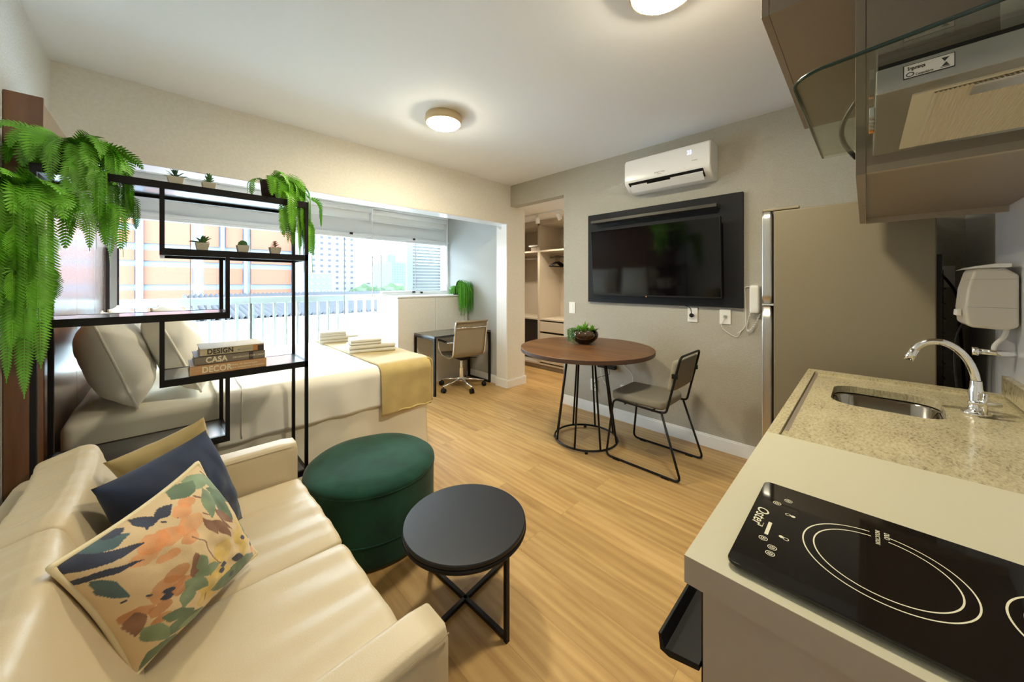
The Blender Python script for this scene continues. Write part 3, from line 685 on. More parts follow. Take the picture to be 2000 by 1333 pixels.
# ------------------------------------------------------------------ pillows
def pillow(name, label, cat, P, th, m, seed, pip=None, wr=0.006, nn=40, seam=False, vcol=None, top=None, squeeze=0.05, group=None, pw=2.6):
    # P: four corners (in order around), th: thickness
    P = [Vector(p) for p in P]; c = sum(P, Vector())/4
    t = thing(name, label, cat, tuple(c), group=group)
    nrm = ((P[2]-P[0]).cross(P[3]-P[1])).normalized()
    def pos(u, v, sgn):
        s, r = u*2-1, v*2-1
        # edges bow inward, corners stay
        s2 = s*(1-squeeze*(1-r*r)*abs(s)); r2 = r*(1-squeeze*(1-s*s)*abs(r))
        a, b = (s2+1)/2, (r2+1)/2
        q = P[0]*(1-a)*(1-b)+P[1]*a*(1-b)+P[2]*a*b+P[3]*(1-a)*b
        h = ((1-abs(s)**pw)*(1-abs(r)**pw))**0.62
        wv = wr*(nz((s*3+seed, r*3, sgn*2), 1.0)*1.6+nz((s*6+seed, r*6, sgn), 1.0)*0.5)*h
        # radiating creases from the corners
        return q+nrm*sgn*(th/2*h+wv)
    bm = B(); L_ = bm.verts.layers.float_color.new('print') if vcol else None
    top_v = {}
    for sgn in (1, -1):
        for i in range(nn+1):
            for j in range(nn+1):
                edge = i in (0, nn) or j in (0, nn)
                k = (i, j, 0 if edge else sgn)
                if k not in top_v: top_v[k] = bm.verts.new(pos(i/nn, j/nn, sgn))
    def V(i, j, sgn): return top_v[(i, j, 0 if (i in (0, nn) or j in (0, nn)) else sgn)]
    for sgn in (1, -1):
        for i in range(nn):
            for j in range(nn):
                f = (V(i, j, sgn), V(i+1, j, sgn), V(i+1, j+1, sgn), V(i, j+1, sgn)); bm.faces.new(f if sgn > 0 else f[::-1])
    edge_pts = [pos(i/nn, 0, 1) for i in range(nn)]+[pos(1, i/nn, 1) for i in range(nn)]+[pos(1-i/nn, 1, 1) for i in range(nn)]+[pos(0, 1-i/nn, 1) for i in range(nn)]
    uv = None
    if vcol:
        for (i, j, s_), v in top_v.items(): v[L_] = (*(vcol(i/nn, j/nn) if s_ <= 0 else (0.70, 0.53, 0.32)), 1)
    mk('cushion_body', bm, m, t, smooth=True)
    if pip:
        bm = B(); tube(bm, edge_pts, 0.0058, 8, closed=True); mk('piping', bm, pip, t, smooth=True)
    return t

# ------------------------------------------------------------------ bed
bed = thing('bed', 'double bed with cream sheets and quilted cover beneath the balcony windows', 'bed', (0.6, 3.29, 0))
BX0, BX1, BY0, BY1, BZ = -0.34, 1.52, 2.51, 4.08, 0.655
def soft_box(x0, x1, y0, y1, z0, z1, r, dens, amp, seed, fold=0.0, bottom=True):
    # rounded box by projecting a subdivided cube
    bm = B(); bmesh.ops.create_cube(bm, size=1.0)
    bmesh.ops.subdivide_edges(bm, edges=bm.edges, cuts=dens, use_grid_fill=True)
    sx, sy, sz = (x1-x0), (y1-y0), (z1-z0); c = Vector(((x0+x1)/2, (y0+y1)/2, (z0+z1)/2))
    for v in bm.verts:
        p = Vector((v.co.x*sx, v.co.y*sy, v.co.z*sz)); h = Vector((sx/2-r, sy/2-r, sz/2-r))
        q = Vector((max(-h.x, min(h.x, p.x)), max(-h.y, min(h.y, p.y)), max(-h.z, min(h.z, p.z))))
        d = p-q
        n_ = d.normalized() if d.length > 1e-9 else Vector((0, 0, 0))
        if d.length > 1e-9: p = q+n_*r
        w_ = p+c
        side = 1-abs(n_.z)
        a = amp*(nz(w_*3+Vector((seed, 0, 0)))+0.5*nz(w_*8+Vector((0, seed, 0))))
        if fold and side > 0.2:
            s = w_.x+w_.y
            low = max(0, min(1, (z1-w_.z)/max(1e-6, sz)))
            a += fold*low*nz(Vector((w_.x*7+seed, w_.y*7, w_.z*1.1)))
        v.co = w_+n_*a
    return bm
mk('box_base', soft_box(BX0+0.01, BX1-0.02, BY0+0.02, BY1, 0.05, 0.44, 0.03, 10, 0.0, 1), 'sheet', bed, smooth=True)
for x in (BX0+0.1, BX1-0.12):
    for y in (BY0+0.12, BY1-0.12): mk('foot', cyl(B(), (x, y), 0.03, 0, 0.06), 'black_plastic', bed)
mk('mattress', soft_box(BX0, BX1-0.03, BY0+0.005, BY1, 0.42, 0.69, 0.05, 40, 0.004, 3), 'sheet', bed, smooth=True, label='fitted cream sheet on mattress')
# skirt with folds to the floor
def drape_ring(x0, x1, y0, y1, z0, z1, amp, seed, nseg=220, nz_=10, freq=9, head=True):
    # open wall going round near side, foot and far side
    path = []
    L1 = x1-x0; L2 = y1-y0; tot = 2*L1+L2; rc = 0.05
    raw = fillet([(x0, y0, 0), (x1, y0, 0), (x1, y1, 0), (x0, y1, 0)], rc, 8)
    seg = [0]
    for a, b in zip(raw, raw[1:]): seg.append(seg[-1]+(b-a).length)
    def P(u):
        d = u*seg[-1]
        for k in range(len(seg)-1):
            if d <= seg[k+1] or k == len(seg)-2:
                q = (d-seg[k])/max(1e-9, seg[k+1]-seg[k]); p = raw[k].lerp(raw[k+1], q); t = (raw[k+1]-raw[k]).normalized(); return p, Vector((t.y, -t.x, 0)), d
    bm = B()
    def f(u, v):
        p, n, d = P(u); z = z1+(z0-z1)*v
        a = amp*(v**0.8)*(0.8*nz((d*freq+seed, z*1.5, 0))+0.5*nz((d*freq*2.3, z*2.5, seed)))+0.012*v*v
        return Vector((p.x, p.y, z))+n*(a)
    grid(bm, f, nseg, nz_)
    return bm
mk('bed_skirt', drape_ring(BX0+0.02, BX1, BY0-0.005, BY1+0.005, 0.012, 0.46, 0.012, 4, freq=6), 'sheet', bed, smooth=True)
# quilt: top sheet plus hanging sides
cv = thing('bed_cover', 'cream quilt spread over the bed and hanging down its side', 'bed cover', (0.9, 3.29, 0.69))
def cover(x0, x1, y0, y1, ztop, zhem, off, amp, seed, headfold=True):
    bm = B()
    R = 0.07; hang = ztop-zhem
    arc = R*PI/2
    wy = (y1-y0)-2*R
    totv = hang-R+arc+wy+arc+hang-R
    def prof(s):
        # s along cross-section from near hem to far hem -> (y,z,normal)
        a = hang-R
        if s < a: return y0, zhem+s, Vector((0, -1, 0))
        s -= a
        if s < arc:
            t = s/R; return y0+R-R*math.cos(t), ztop-R+R*math.sin(t), Vector((0, -math.cos(t), math.sin(t)))
        s -= arc
        if s < wy: return y0+R+s, ztop, Vector((0, 0, 1))
        s -= wy
        if s < arc:
            t = s/R; return y1-R+R*math.sin(t), ztop-R+R*math.cos(t), Vector((0, math.sin(t), math.cos(t)))
        s -= arc
        return y1, ztop-R-s, Vector((0, 1, 0))
    def f(u, v):
        x = x0+(x1-x0)*u; y, z, n = prof(v*totv)
        vert = 1-abs(n.z); low = max(0, (ztop-z)/hang)
        a = amp*(nz((x*4+seed, y*4, z*4))+0.5*nz((x*10, y*10+seed, z*10)))
        a += vert*low*0.022*nz((x*6.5+seed, z*1.3, y*2))+off*0
        if n.z < 0.5: z += 0.012*low*nz((x*5+seed, 0, 0))
        return Vector((x, y, z))+n*a
    grid(bm, f, 110, 120)
    # foot flap
    R2 = 0.06
    def g(u, v):
        y = y0+0.02+(y1-y0-0.04)*u; s = v*(hang+0.02); t = min(s/R2, PI/2)
        x = x1-0.012+R2*0.6*math.sin(t); z = ztop-0.004-R2*(1-math.cos(t)) if s < R2*PI/2 else ztop-0.004-R2-(s-R2*PI/2)
        low = (ztop-z)/hang
        return Vector((x+low*0.02*nz((y*6, z*1.4, seed)), y, z))
    grid(bm, g, 80, 30)
    return bm
o = mk('quilt', cover(0.20, BX1-0.005, BY0-0.018, BY1+0.02, 0.708, 0.42, 0.0, 0.006, 9), 'white_sheet', cv, smooth=True)
s_ = o.modifiers.new('thick', 'SOLIDIFY'); s_.thickness = 0.012; s_.offset = -1
bm = B()
pts = [(0.235, BY0-0.024-0.003*math.sin(i*0.9), 0.44+i*0.0245) for i in range(9)]+[(0.24, BY0+0.0, 0.69), (0.245, BY0+0.06, 0.712), (0.25, BY0+0.5, 0.713), (0.25, BY1-0.1, 0.713)]
tube(bm, [(x+0.07, y, z) for x, y, z in pts], 0.004, 6); mk('quilt_seam', bm, 'white_sheet', cv, smooth=True)
th = thing('throw_blanket', 'mustard plush throw blanket draped across the foot of the bed', 'blanket', (1.33, 3.29, 0.72))
o = mk('blanket', cover(1.115, BX1+0.010, BY0-0.022, BY1+0.024, 0.7115, 0.352, 0.0, 0.006, 21), 'throw', th, smooth=True)
s_ = o.modifiers.new('thick', 'SOLIDIFY'); s_.thickness = 0.012; s_.offset = 1
bm = B(); tube(bm, [(1.12+i*0.0205, BY0-0.034, 0.362+0.004*math.sin(i)) for i in range(21)], 0.006, 8); mk('hem', bm, 'throw', th, smooth=True)

def towel(x0, x1, y0, y1, z0, h, label, seed, rz=0.0):
    c = ((x0+x1)/2, (y0+y1)/2, z0); t = thing('folded_towel', label, 'towel', c, rz, group='folded towels on the bed')
    w2, d2 = (x1-x0)/2, (y1-y0)/2
    bm = B(); n = 9
    # roll of three layers, rounded front edge facing the camera
    prof = []
    for L_ in range(2):
        zc = h*(0.25+0.5*L_)
        prof.append(zc)
    for zc in prof:
        R = h*0.26
        sec = [(-d2+R-R*math.cos(a), zc-R*math.sin(a)*-1) for a in [(-PI/2+PI*k/8) for k in range(9)]]
        poly = [(y, z) for y, z in sec]+[(d2, zc+R), (d2, zc-R)]
        A = []
        for i in range(15):
            x = -w2+2*w2*i/14; tap = 1-0.10*abs(i/7-1)**4
            A.append([bm.verts.new(Vector((x, y+0.002*nz((x*20, y*20, seed)), zc+(z-zc)*tap+0.002*nz((x*15, z*30, seed))))) for y, z in poly])
        for a, b in zip(A, A[1:]):
            for k in range(len(poly)): bm.faces.new((a[k], a[(k+1) % len(poly)], b[(k+1) % len(poly)], b[k]))
        bm.faces.new(A[0]); bm.faces.new(A[-1][::-1])
    mk('towel_folds', bm, 'towel', t, local=True, smooth=False, bevel=0.009, seg=4)
    return t
towel(1.12, 1.50, 3.00, 3.26, 0.720, 0.070, 'larger folded white towel, bottom of the near stack', 1, -0.25)
towel(1.13, 1.38, 3.02, 3.24, 0.791, 0.046, 'small folded white towel on top of the near stack', 2, -0.25)
towel(1.10, 1.46, 3.74, 3.98, 0.720, 0.066, 'larger folded white towel, bottom of the stack nearer the window', 3, -0.25)
towel(1.10, 1.34, 3.76, 3.96, 0.787, 0.044, 'small folded white towel on top of the stack nearer the window', 4, -0.25)

# bed pillows: quads leaning on the headboard
def lean(x0, x1, y0, y1, z0, z1): return [(x0, y0, z0), (x0, y1, z0), (x1, y1, z1), (x1, y0, z1)]
pillow('bed_pillow', 'near white bed pillow leaning on the headboard', 'pillow', [(-0.10, 2.54, 0.70), (-0.13, 3.16, 0.70), (-0.27, 3.18, 1.155), (-0.25, 2.57, 1.145)], 0.25, 'white_sheet', 2, wr=0.007, pip='white_sheet', nn=48, squeeze=0.035, pw=3.2, group='pillows on the bed')
pillow('bed_pillow', 'near white bed pillow standing in front of the one on the headboard', 'pillow', [(0.14, 2.61, 0.715), (0.16, 3.12, 0.715), (-0.03, 3.16, 1.18), (-0.055, 2.66, 1.185)], 0.23, 'white_sheet', 5, wr=0.007, pip='white_sheet', nn=48, squeeze=0.035, pw=3.2, group='pillows on the bed')
pillow('bed_pillow', 'far white bed pillow leaning on the headboard near the window', 'pillow', [(-0.12, 3.38, 0.70), (-0.12, 4.00, 0.70), (-0.26, 4.00, 1.15), (-0.26, 3.38, 1.15)], 0.20, 'white_sheet', 8, wr=0.007, pip='white_sheet', nn=40, squeeze=0.035, pw=3.2, group='pillows on the bed')
pillow('bed_pillow', 'far white bed pillow in front, on the window side', 'pillow', [(0.16, 3.36, 0.71), (0.16, 3.92, 0.71), (-0.01, 3.93, 1.16), (-0.01, 3.38, 1.16)], 0.20, 'white_sheet', 12, wr=0.007, pip='white_sheet', nn=40, squeeze=0.035, pw=3.2, group='pillows on the bed')

# ------------------------------------------------------------------ sofa
sf = thing('sofa', 'cream two-seat sofa with square arms in the foreground', 'sofa', (0.05, 1.265, 0))
SFX = 0.43
def cushion(name, x0, x1, y0, y1, z0, z1, r, amp, seed, dens=26, rot=0, piv=None, crease=0.0, par=sf):
    bm = soft_box(x0, x1, y0, y1, z0, z1, r, dens, amp, seed)
    if crease:
        for v in bm.verts:
            if v.co.z > z1-r-0.01:
                v.co.z += crease*nz((v.co.x*3.0, v.co.y*16+seed, 0))
    if rot: bmesh.ops.rotate(bm, verts=bm.verts, cent=piv, matrix=Matrix.Rotation(rot, 3, 'Y'))
    return mk(name, bm, 'sofa', par, smooth=True)
cushion('base', -0.33, SFX-0.02, 0.70, 1.83, 0.06, 0.30, 0.02, 0, 1, 6)
cushion('seat_cushion', -0.18, SFX+0.005, 0.718, 1.262, 0.29, 0.445, 0.022, 0.003, 5, 34, crease=0.009)
cushion('seat_cushion', -0.18, SFX+0.005, 1.268, 1.812, 0.29, 0.445, 0.022, 0.003, 9, 34, crease=0.009)
cushion('arm', -0.33, SFX, 0.613, 0.714, 0.05, 0.60, 0.022, 0.001, 2, 14)
cushion('arm', -0.33, SFX, 1.816, 1.917, 0.05, 0.60, 0.022, 0.001, 3, 14)
cushion('back_frame', -0.345, -0.24, 0.613, 1.917, 0.06, 0.69, 0.03, 0.002, 4, 20)
def back_cushion(y0, y1, seed):
    bm = soft_box(-0.225, -0.095, y0, y1, 0.43, 0.785, 0.020, 40, 0.003, seed)
    for v in bm.verts:
        k = (v.co.z-0.43)/0.355; v.co.x += 0.06-0.13*k
        if v.co.z > 0.74: v.co.z += 0.010*nz((v.co.x*3, v.co.y*26+seed, 0))-0.30*max(0, (-0.20-v.co.x))
        e = min(abs(v.co.y-y0), abs(v.co.y-y1))
        v.co.x += 0.012*math.sin(PI*min(1, max(0, (v.co.y-y0)/(y1-y0))))
    return mk('back_cushion', bm, 'sofa', sf, smooth=True)
back_cushion(0.72, 1.262, 3); back_cushion(1.268, 1.812, 6)
bm = B()
def seam(pts): tube(bm, pts, 0.0016, 5)
seam([(-0.30, 0.6155, 0.583), (SFX-0.03, 0.6145, 0.583), (SFX-0.006, 0.618, 0.583)]); seam([(SFX-0.001, 0.64, 0.583), (SFX-0.001, 0.69, 0.583)])
seam([(-0.16, 1.8175, 0.583), (SFX-0.02, 1.8165, 0.583)])
mk('seam', bm, 'seam', sf)
for x in (-0.28, 0.36):
    for y in (0.67, 1.86): mk('foot', cyl(B(), (x, y), 0.02, 0, 0.06, 16), 'black_plastic', sf)

# printed cushion: watercolour leaves and petals, colours per vertex of a fine mesh
def make_print():
    base = (0.70, 0.53, 0.32)
    G = (0.13, 0.20, 0.13); G2 = (0.22, 0.30, 0.19); NV = (0.035, 0.045, 0.085); OR = (0.74, 0.30, 0.12); YE = (0.66, 0.46, 0.12); BR = (0.25, 0.13, 0.085); RU = (0.52, 0.20, 0.07); TE = (0.07, 0.13, 0.15)
    S = []   # (type, cx, cy, ang, len, wid, colour)
    def leaf(cx, cy, a, L_, W, c): S.append(('l', cx, cy, math.radians(a), L_*1.12, W*1.05, c))
    def blob(cx, cy, r, c, k=1.0): S.append(('b', cx, cy, 0, r*1.05, r*k*1.1, c))
    def line(x0, y0, x1, y1, c, w_=0.006): S.append(('s', x0, y0, x1, y1, w_, c))
    # u: from left corner towards top, v: from left corner towards bottom
    # petals
    for cx, cy, r in ((0.30,0.17,0.085),(0.22,0.22,0.07),(0.38,0.20,0.08),(0.52,0.22,0.09),(0.45,0.29,0.06),(0.56,0.12,0.07),(0.63,0.10,0.05),(0.30,0.30,0.05)): blob(cx, cy, r, OR, 0.6)
    for cx, cy, r in ((0.20,0.50,0.085),(0.27,0.44,0.06),(0.27,0.55,0.06),(0.14,0.60,0.05),(0.13,0.68,0.04)): blob(cx, cy, r, RU, 0.8)
    for cx, cy, r in ((0.50,0.62,0.10),(0.42,0.70,0.09),(0.38,0.78,0.08),(0.58,0.55,0.08),(0.50,0.74,0.07),(0.80,0.60,0.10),(0.84,0.70,0.08),(0.76,0.70,0.07),(0.86,0.48,0.06)): blob(cx, cy, r, YE, 0.8)
    for cx, cy, r in ((0.93,0.84,0.05),(0.88,0.90,0.06)): blob(cx, cy, r, OR, 1.0)
    # stems
    line(0.62, 0.22, 0.80, 0.62, BR); line(0.70, 0.10, 0.72, 0.45, BR, 0.008); line(0.45, 0.30, 0.52, 0.62, BR); line(0.10, 0.93, 0.75, 0.93, BR, 0.007); line(0.28, 0.93, 0.42, 0.62, BR, 0.005); line(0.95, 0.05, 0.86, 0.30, BR, 0.008); line(0.14, 0.93, 0.05, 0.99, BR); line(0.36, 0.08, 0.50, 0.13, NV, 0.008); line(0.05, 0.42, 0.20, 0.50, NV, 0.008); line(0.97, 0.30, 0.93, 0.62, NV, 0.006); line(0.99, 0.35, 0.97, 0.65, NV, 0.006)
    # leaves
    leaf(0.88, 0.24, 60, 0.24, 0.050, G); leaf(0.80, 0.30, 95, 0.26, 0.055, G); leaf(0.93, 0.16, 50, 0.22, 0.050, G2); leaf(0.72, 0.20, 130, 0.22, 0.050, G2); leaf(0.84, 0.06, 10, 0.20, 0.05, G2); leaf(0.72, 0.04, 0, 0.20, 0.04, G)
    leaf(0.66, 0.42, 75, 0.20, 0.035, BR); leaf(0.74, 0.36, 70, 0.18, 0.035, BR); leaf(0.60, 0.34, 85, 0.16, 0.03, BR); leaf(0.36, 0.50, 110, 0.20, 0.030, BR)
    leaf(0.07, 0.05, 30, 0.24, 0.050, NV); leaf(0.14, 0.10, 15, 0.26, 0.035, NV); leaf(0.08, 0.18, 20, 0.26, 0.022, NV); leaf(0.20, 0.03, 10, 0.18, 0.040, TE); leaf(0.40, 0.05, 20, 0.10, 0.04, NV); leaf(0.50, 0.06, -5, 0.14, 0.025, NV); leaf(0.27, 0.01, 0, 0.1, 0.02, NV)
    leaf(0.33, 0.62, 60, 0.16, 0.045, G2); leaf(0.42, 0.58, 20, 0.16, 0.04, G2); leaf(0.26, 0.66, 120, 0.14, 0.045, G2); leaf(0.40, 0.50, 95, 0.12, 0.035, G2)
    leaf(0.62, 0.86, 25, 0.46, 0.070, G); leaf(0.76, 0.86, 30, 0.40, 0.060, G); leaf(0.60, 0.98, 20, 0.30, 0.060, G2); leaf(0.22, 0.84, 15, 0.24, 0.05, G); leaf(0.30, 0.90, 20, 0.2, 0.04, G2); leaf(0.12, 0.98, 60, 0.22, 0.09, G); leaf(0.34, 1.0, 40, 0.16, 0.06, G); leaf(0.46, 0.97, 70, 0.16, 0.035, BR)
    leaf(0.05, 0.30, 80, 0.2, 0.03, TE); leaf(0.10, 0.78, 70, 0.22, 0.04, G2); blob(0.07, 0.55, 0.05, RU, 0.8); leaf(0.05, 0.62, 100, 0.16, 0.03, BR); leaf(0.20, 0.74, 40, 0.18, 0.035, G)
    leaf(0.93, 0.42, 100, 0.22, 0.028, NV); leaf(0.90, 0.55, 110, 0.24, 0.030, G); leaf(0.98, 0.50, 95, 0.24, 0.028, NV); leaf(0.96, 0.70, 20, 0.10, 0.05, NV); leaf(0.66, 0.72, 40, 0.12, 0.03, NV); leaf(0.58, 0.82, 60, 0.07, 0.02, NV); leaf(0.99, 0.80, 40, 0.1, 0.03, NV)
    for cx, cy in ((0.53,0.66),(0.50,0.69),(0.78,0.62),(0.20,0.52),(0.18,0.55),(0.92,0.80)): leaf(cx, cy, 30, 0.06, 0.02, NV)
    def col(u, v):
        # wobble like watercolour
        uu = u+0.010*nz((u*14, v*14, 3)); vv = v+0.010*nz((u*14, v*14, 9))
        c = Vector(base)*(1+0.10*nz((u*5, v*5, 1)))
        for s in S:
            if s[0] == 'b':
                d = math.hypot((uu-s[1])/s[4], (vv-s[2])/s[5]); d += 0.25*nz((u*22, v*22, s[1]*9))
                if d < 1:
                    k = 0.72+0.28*nz((u*9, v*9, s[2]*7)); k = min(1, max(0.35, k)); c = c.lerp(Vector(s[6])*(1+0.25*nz((u*16, v*16, 2))), k)
            elif s[0] == 's':
                ax, ay, bx, by = s[1], s[2], s[3], s[4]; dx, dy = bx-ax, by-ay; q = max(0, min(1, ((uu-ax)*dx+(vv-ay)*dy)/(dx*dx+dy*dy)))
                if math.hypot(uu-ax-dx*q-0.02*math.sin(q*6), vv-ay-dy*q) < s[5]: c = Vector(s[6])
            else:
                dx, dy = uu-s[1], vv-s[2]; ca, sa = math.cos(s[3]), math.sin(s[3]); a = (dx*ca+dy*sa)/(s[4]/2); b = (-dx*sa+dy*ca)/s[5]
                if abs(a) < 1 and abs(b) < (1-a*a)*(1-0.25*a):
                    k = 1+0.35*nz((u*12, v*12, s[1]*5)); c = Vector(s[6])*k
        return (max(0, c.x), max(0, c.y), max(0, c.z))
    return col
PL = at(97, 1110, z=0.80); PT = at(385, 905, z=0.825); PR = at(500, 1083, z=0.475); PB = at(258, 1325, z=0.475)
pillow('throw_pillow', 'cream throw pillow printed with watercolour leaves and flowers, white piping', 'pillow', [PL, PT, PR, PB], 0.19, 'print', 3, pip='piping', wr=0.006, nn=210, vcol=make_print(), squeeze=0.07)
NL = at(177, 957, z=0.815); NT = at(402, 840, z=0.835); NR = at(474, 1012, z=0.465); NB = NL+NR-NT
pillow('throw_pillow', 'navy blue velvet throw pillow standing behind the floral one', 'pillow', [NL, NT, NR, NB+Vector((0, 0, 0.01))], 0.19, 'navy', 7, wr=0.006, squeeze=0.06)
KL = at(201, 905, z=0.80); KT = at(398, 815, z=0.865); KR = Vector((0.20, 1.71, 0.47)); KB = Vector((-0.03, 1.70, 0.47))
pillow('throw_pillow', 'khaki cotton throw pillow, rearmost against the sofa arm', 'pillow', [KL, KT, KR, KB], 0.15, 'khaki', 17, wr=0.008, squeeze=0.08)

# ------------------------------------------------------------------ pouf
pc = (0.792, 1.870)
pf = thing('pouf', 'round dark green velvet pouf between sofa and coffee table', 'pouf', (pc[0], pc[1], 0))
R = 0.322
bm = B(); lathe(bm, [(0, 0.005), (R-0.02, 0.005), (R-0.004, 0.012), (R, 0.03), (R, 0.12), (R, 0.345)], (*pc, 0), 72); mk('side', bm, 'pouf', pf, smooth=True)
bm = B(); lathe(bm, [(R, 0.345), (R+0.004, 0.352), (R+0.002, 0.365), (R-0.02, 0.383), (R-0.08, 0.396), (R-0.18, 0.402), (0, 0.404)], (*pc, 0), 72)
for v in bm.verts: v.co.z += 0.004*nz(v.co*5)
mk('seat', bm, 'pouf', pf, smooth=True)
bm = B(); tube(bm, [(pc[0]+(R+0.002)*math.cos(2*PI*k/72), pc[1]+(R+0.002)*math.sin(2*PI*k/72), 0.347) for k in range(72)], 0.003, 6, closed=True)
tube(bm, [(pc[0]+(R+0.001)*math.cos(2*PI*k/72), pc[1]+(R+0.001)*math.sin(2*PI*k/72), 0.125) for k in range(72)], 0.003, 6, closed=True)
mk('piping', bm, 'pouf', pf, smooth=True)

# ------------------------------------------------------------------ coffee table
cc = Vector((0.885, 1.170, 0)); ct = thing('coffee_table', 'low round black coffee table with crossed floor bars', 'coffee table', cc)
R = 0.25
bm = B(); lathe(bm, [(0, 0.326), (R-0.006, 0.326), (R, 0.330), (R, 0.341), (R-0.004, 0.345), (0, 0.345)], cc, 80); mk('tabletop', bm, 'charcoal_top', ct, smooth=False, bevel=0.001)
bm = B(); tube(bm, [(cc.x+(R-0.006)*math.cos(2*PI*k/72), cc.y+(R-0.006)*math.sin(2*PI*k/72), 0.318) for k in range(72)], 0.009, 8, closed=True); mk('rim', bm, 'black_metal', ct, smooth=True)
rr = 0.240
for k, nm in ((PI/2+0.06, 2), (-PI/2+0.03, 3)):
    p = cc+Vector((math.cos(k)*rr, math.sin(k)*rr, 0)); bm = B(); bar(bm, p+Vector((0, 0, 0)), p+Vector((0, 0, 0.315)), 0.016, 0.016); mk('leg', bm, 'black_metal', ct)
for k in (0.12, PI/2+0.045):
    d = Vector((math.cos(k), math.sin(k), 0)); bm = B(); bar(bm, cc-d*rr+Vector((0, 0, 0.009)), cc+d*rr+Vector((0, 0, 0.009)), 0.016, 0.016); mk('crossbar', bm, 'black_metal', ct)
    bm = B(); bar(bm, cc-d*rr+Vector((0, 0, 0.317)), cc+d*rr+Vector((0, 0, 0.317)), 0.016, 0.016); mk('top_brace', bm, 'black_metal', ct)

# ------------------------------------------------------------------ dining table and chair
tc_ = Vector((2.525, 1.665, 0)); dt = thing('dining_table', 'round walnut dining table on a black wire drum base', 'dining table', tc_)
R = 0.548; TZ = 0.785
bm = B(); lathe(bm, [(0, TZ-0.033), (R-0.004, TZ-0.033), (R, TZ-0.029), (R, TZ-0.002)], tc_, 96); o = mk('tabletop_edge', bm, 'walnut_edge', dt, smooth=False)
bm = B(); lathe(bm, [(R, TZ-0.002), (R-0.002, TZ), (0, TZ)], tc_, 96); mk('tabletop', bm, 'walnut', dt)
bm = B(); rb = 0.258
tube(bm, [(tc_.x+rb*math.cos(2*PI*k/64), tc_.y+rb*math.sin(2*PI*k/64), 0.022) for k in range(64)], 0.0085, 10, closed=True); mk('base_ring', bm, 'black_metal', dt, smooth=True)
bm = B(); tube(bm, [(tc_.x+0.16*math.cos(2*PI*k/48), tc_.y+0.16*math.sin(2*PI*k/48), TZ-0.040) for k in range(48)], 0.007, 8, closed=True); mk('top_ring', bm, 'black_metal', dt, smooth=True)
for k in range(8):
    a = 2*PI*k/8+0.25
    bm = B(); tube(bm, [(tc_.x+0.16*math.cos(a), tc_.y+0.16*math.sin(a), TZ-0.04), (tc_.x+rb*math.cos(a), tc_.y+rb*math.sin(a), 0.022)], 0.0080, 8); mk('rod', bm, 'black_metal', dt, smooth=True)
for k in range(4):
    a = 2*PI*k/4+0.6; bm = B(); cyl(bm, (tc_.x+rb*math.cos(a), tc_.y+rb*math.sin(a)), 0.012, 0, 0.014, 12); mk('foot', bm, 'black_plastic', dt)

ch = thing('dining_chair', 'black wire-framed chair with grey-beige upholstery pulled up to the round table', 'chair', (2.60, 1.12, 0))
# side frames: runners on the floor, front and rear legs, seat rail, back upright
XA, XB_ = 2.395, 2.845
yf, yr = 1.395, 0.850
sf_z = 0.445
for x in (XA, XB_):
    s = 1 if x == XB_ else -1
    bm = B()
    pts = [(x-s*0.020, 1.335, sf_z), (x, yf, 0.010), (x, yr, 0.010), (x-s*0.025, 0.985, sf_z-0.015)]
    pts = [(x-s*0.022, 0.985, sf_z-0.015), (x, yr, 0.010), (x, yf, 0.010), (x-s*0.020, 1.345, sf_z), (x-s*0.022, 0.985, sf_z-0.015)]
    tube(bm, fillet(pts[0:5], 0.045, 8)+[], 0.0080, 10)
    mk('side_frame', bm, 'black_metal', ch, smooth=True)
    for yy in (1.31, 0.95):
        bm = B(); box(bm, x-0.009, x+0.009, yy-0.025, yy+0.025, 0.0, 0.008); mk('glide', bm, 'black_plastic', ch)
bm = B()
xa, xb = XA+0.028, XB_-0.028
tube(bm, fillet([(xa, 1.00, 0.43), (xa, 0.955, 0.435), (xa+0.006, 0.862, 0.828), (xb-0.006, 0.862, 0.828), (xb, 0.955, 0.435), (xb, 1.00, 0.43)], 0.04, 8), 0.0078, 10)
mk('back_frame', bm, 'black_metal', ch, smooth=True)
bm = B(); tube(bm, [(XA+0.015, 1.25, 0.43), (XB_-0.015, 1.25, 0.43)], 0.006, 8); tube(bm, [(XA+0.015, 1.05, 0.43), (XB_-0.015, 1.05, 0.43)], 0.006, 8); mk('crossbar', bm, 'black_metal', ch, smooth=True)
bm = soft_box(xa+0.004, xb-0.004, 0.975, 1.385, 0.437, 0.497, 0.024, 22, 0.0, 1)
for v in bm.verts:
    dx = abs(v.co.x-(xa+xb)/2)/((xb-xa)/2); dy = abs(v.co.y-1.18)/0.205
    k = max(0, dx+dy-1.72)*0.5; v.co.x -= k*(v.co.x-(xa+xb)/2)*0.6; v.co.y -= k*(v.co.y-1.18)*0.6
mk('seat', bm, 'chair_fabric', ch, smooth=True)
bm = soft_box(xa+0.006, xb-0.006, 0.885, 0.932, 0.58, 0.802, 0.022, 22, 0.0, 1)
for v in bm.verts:
    v.co.y -= (v.co.z-0.60)*0.20-0.028; v.co.y += -0.02*(1-((v.co.x-(xa+xb)/2)/0.19)**2)*0.5
mk('backrest', bm, 'chair_fabric', ch, smooth=True)
bm = B()
for x in (xa, xb): box(bm, x-0.010, x+0.010, 0.880, 0.915, 0.68, 0.71)
mk('back_clip', bm, 'black_plastic', ch)

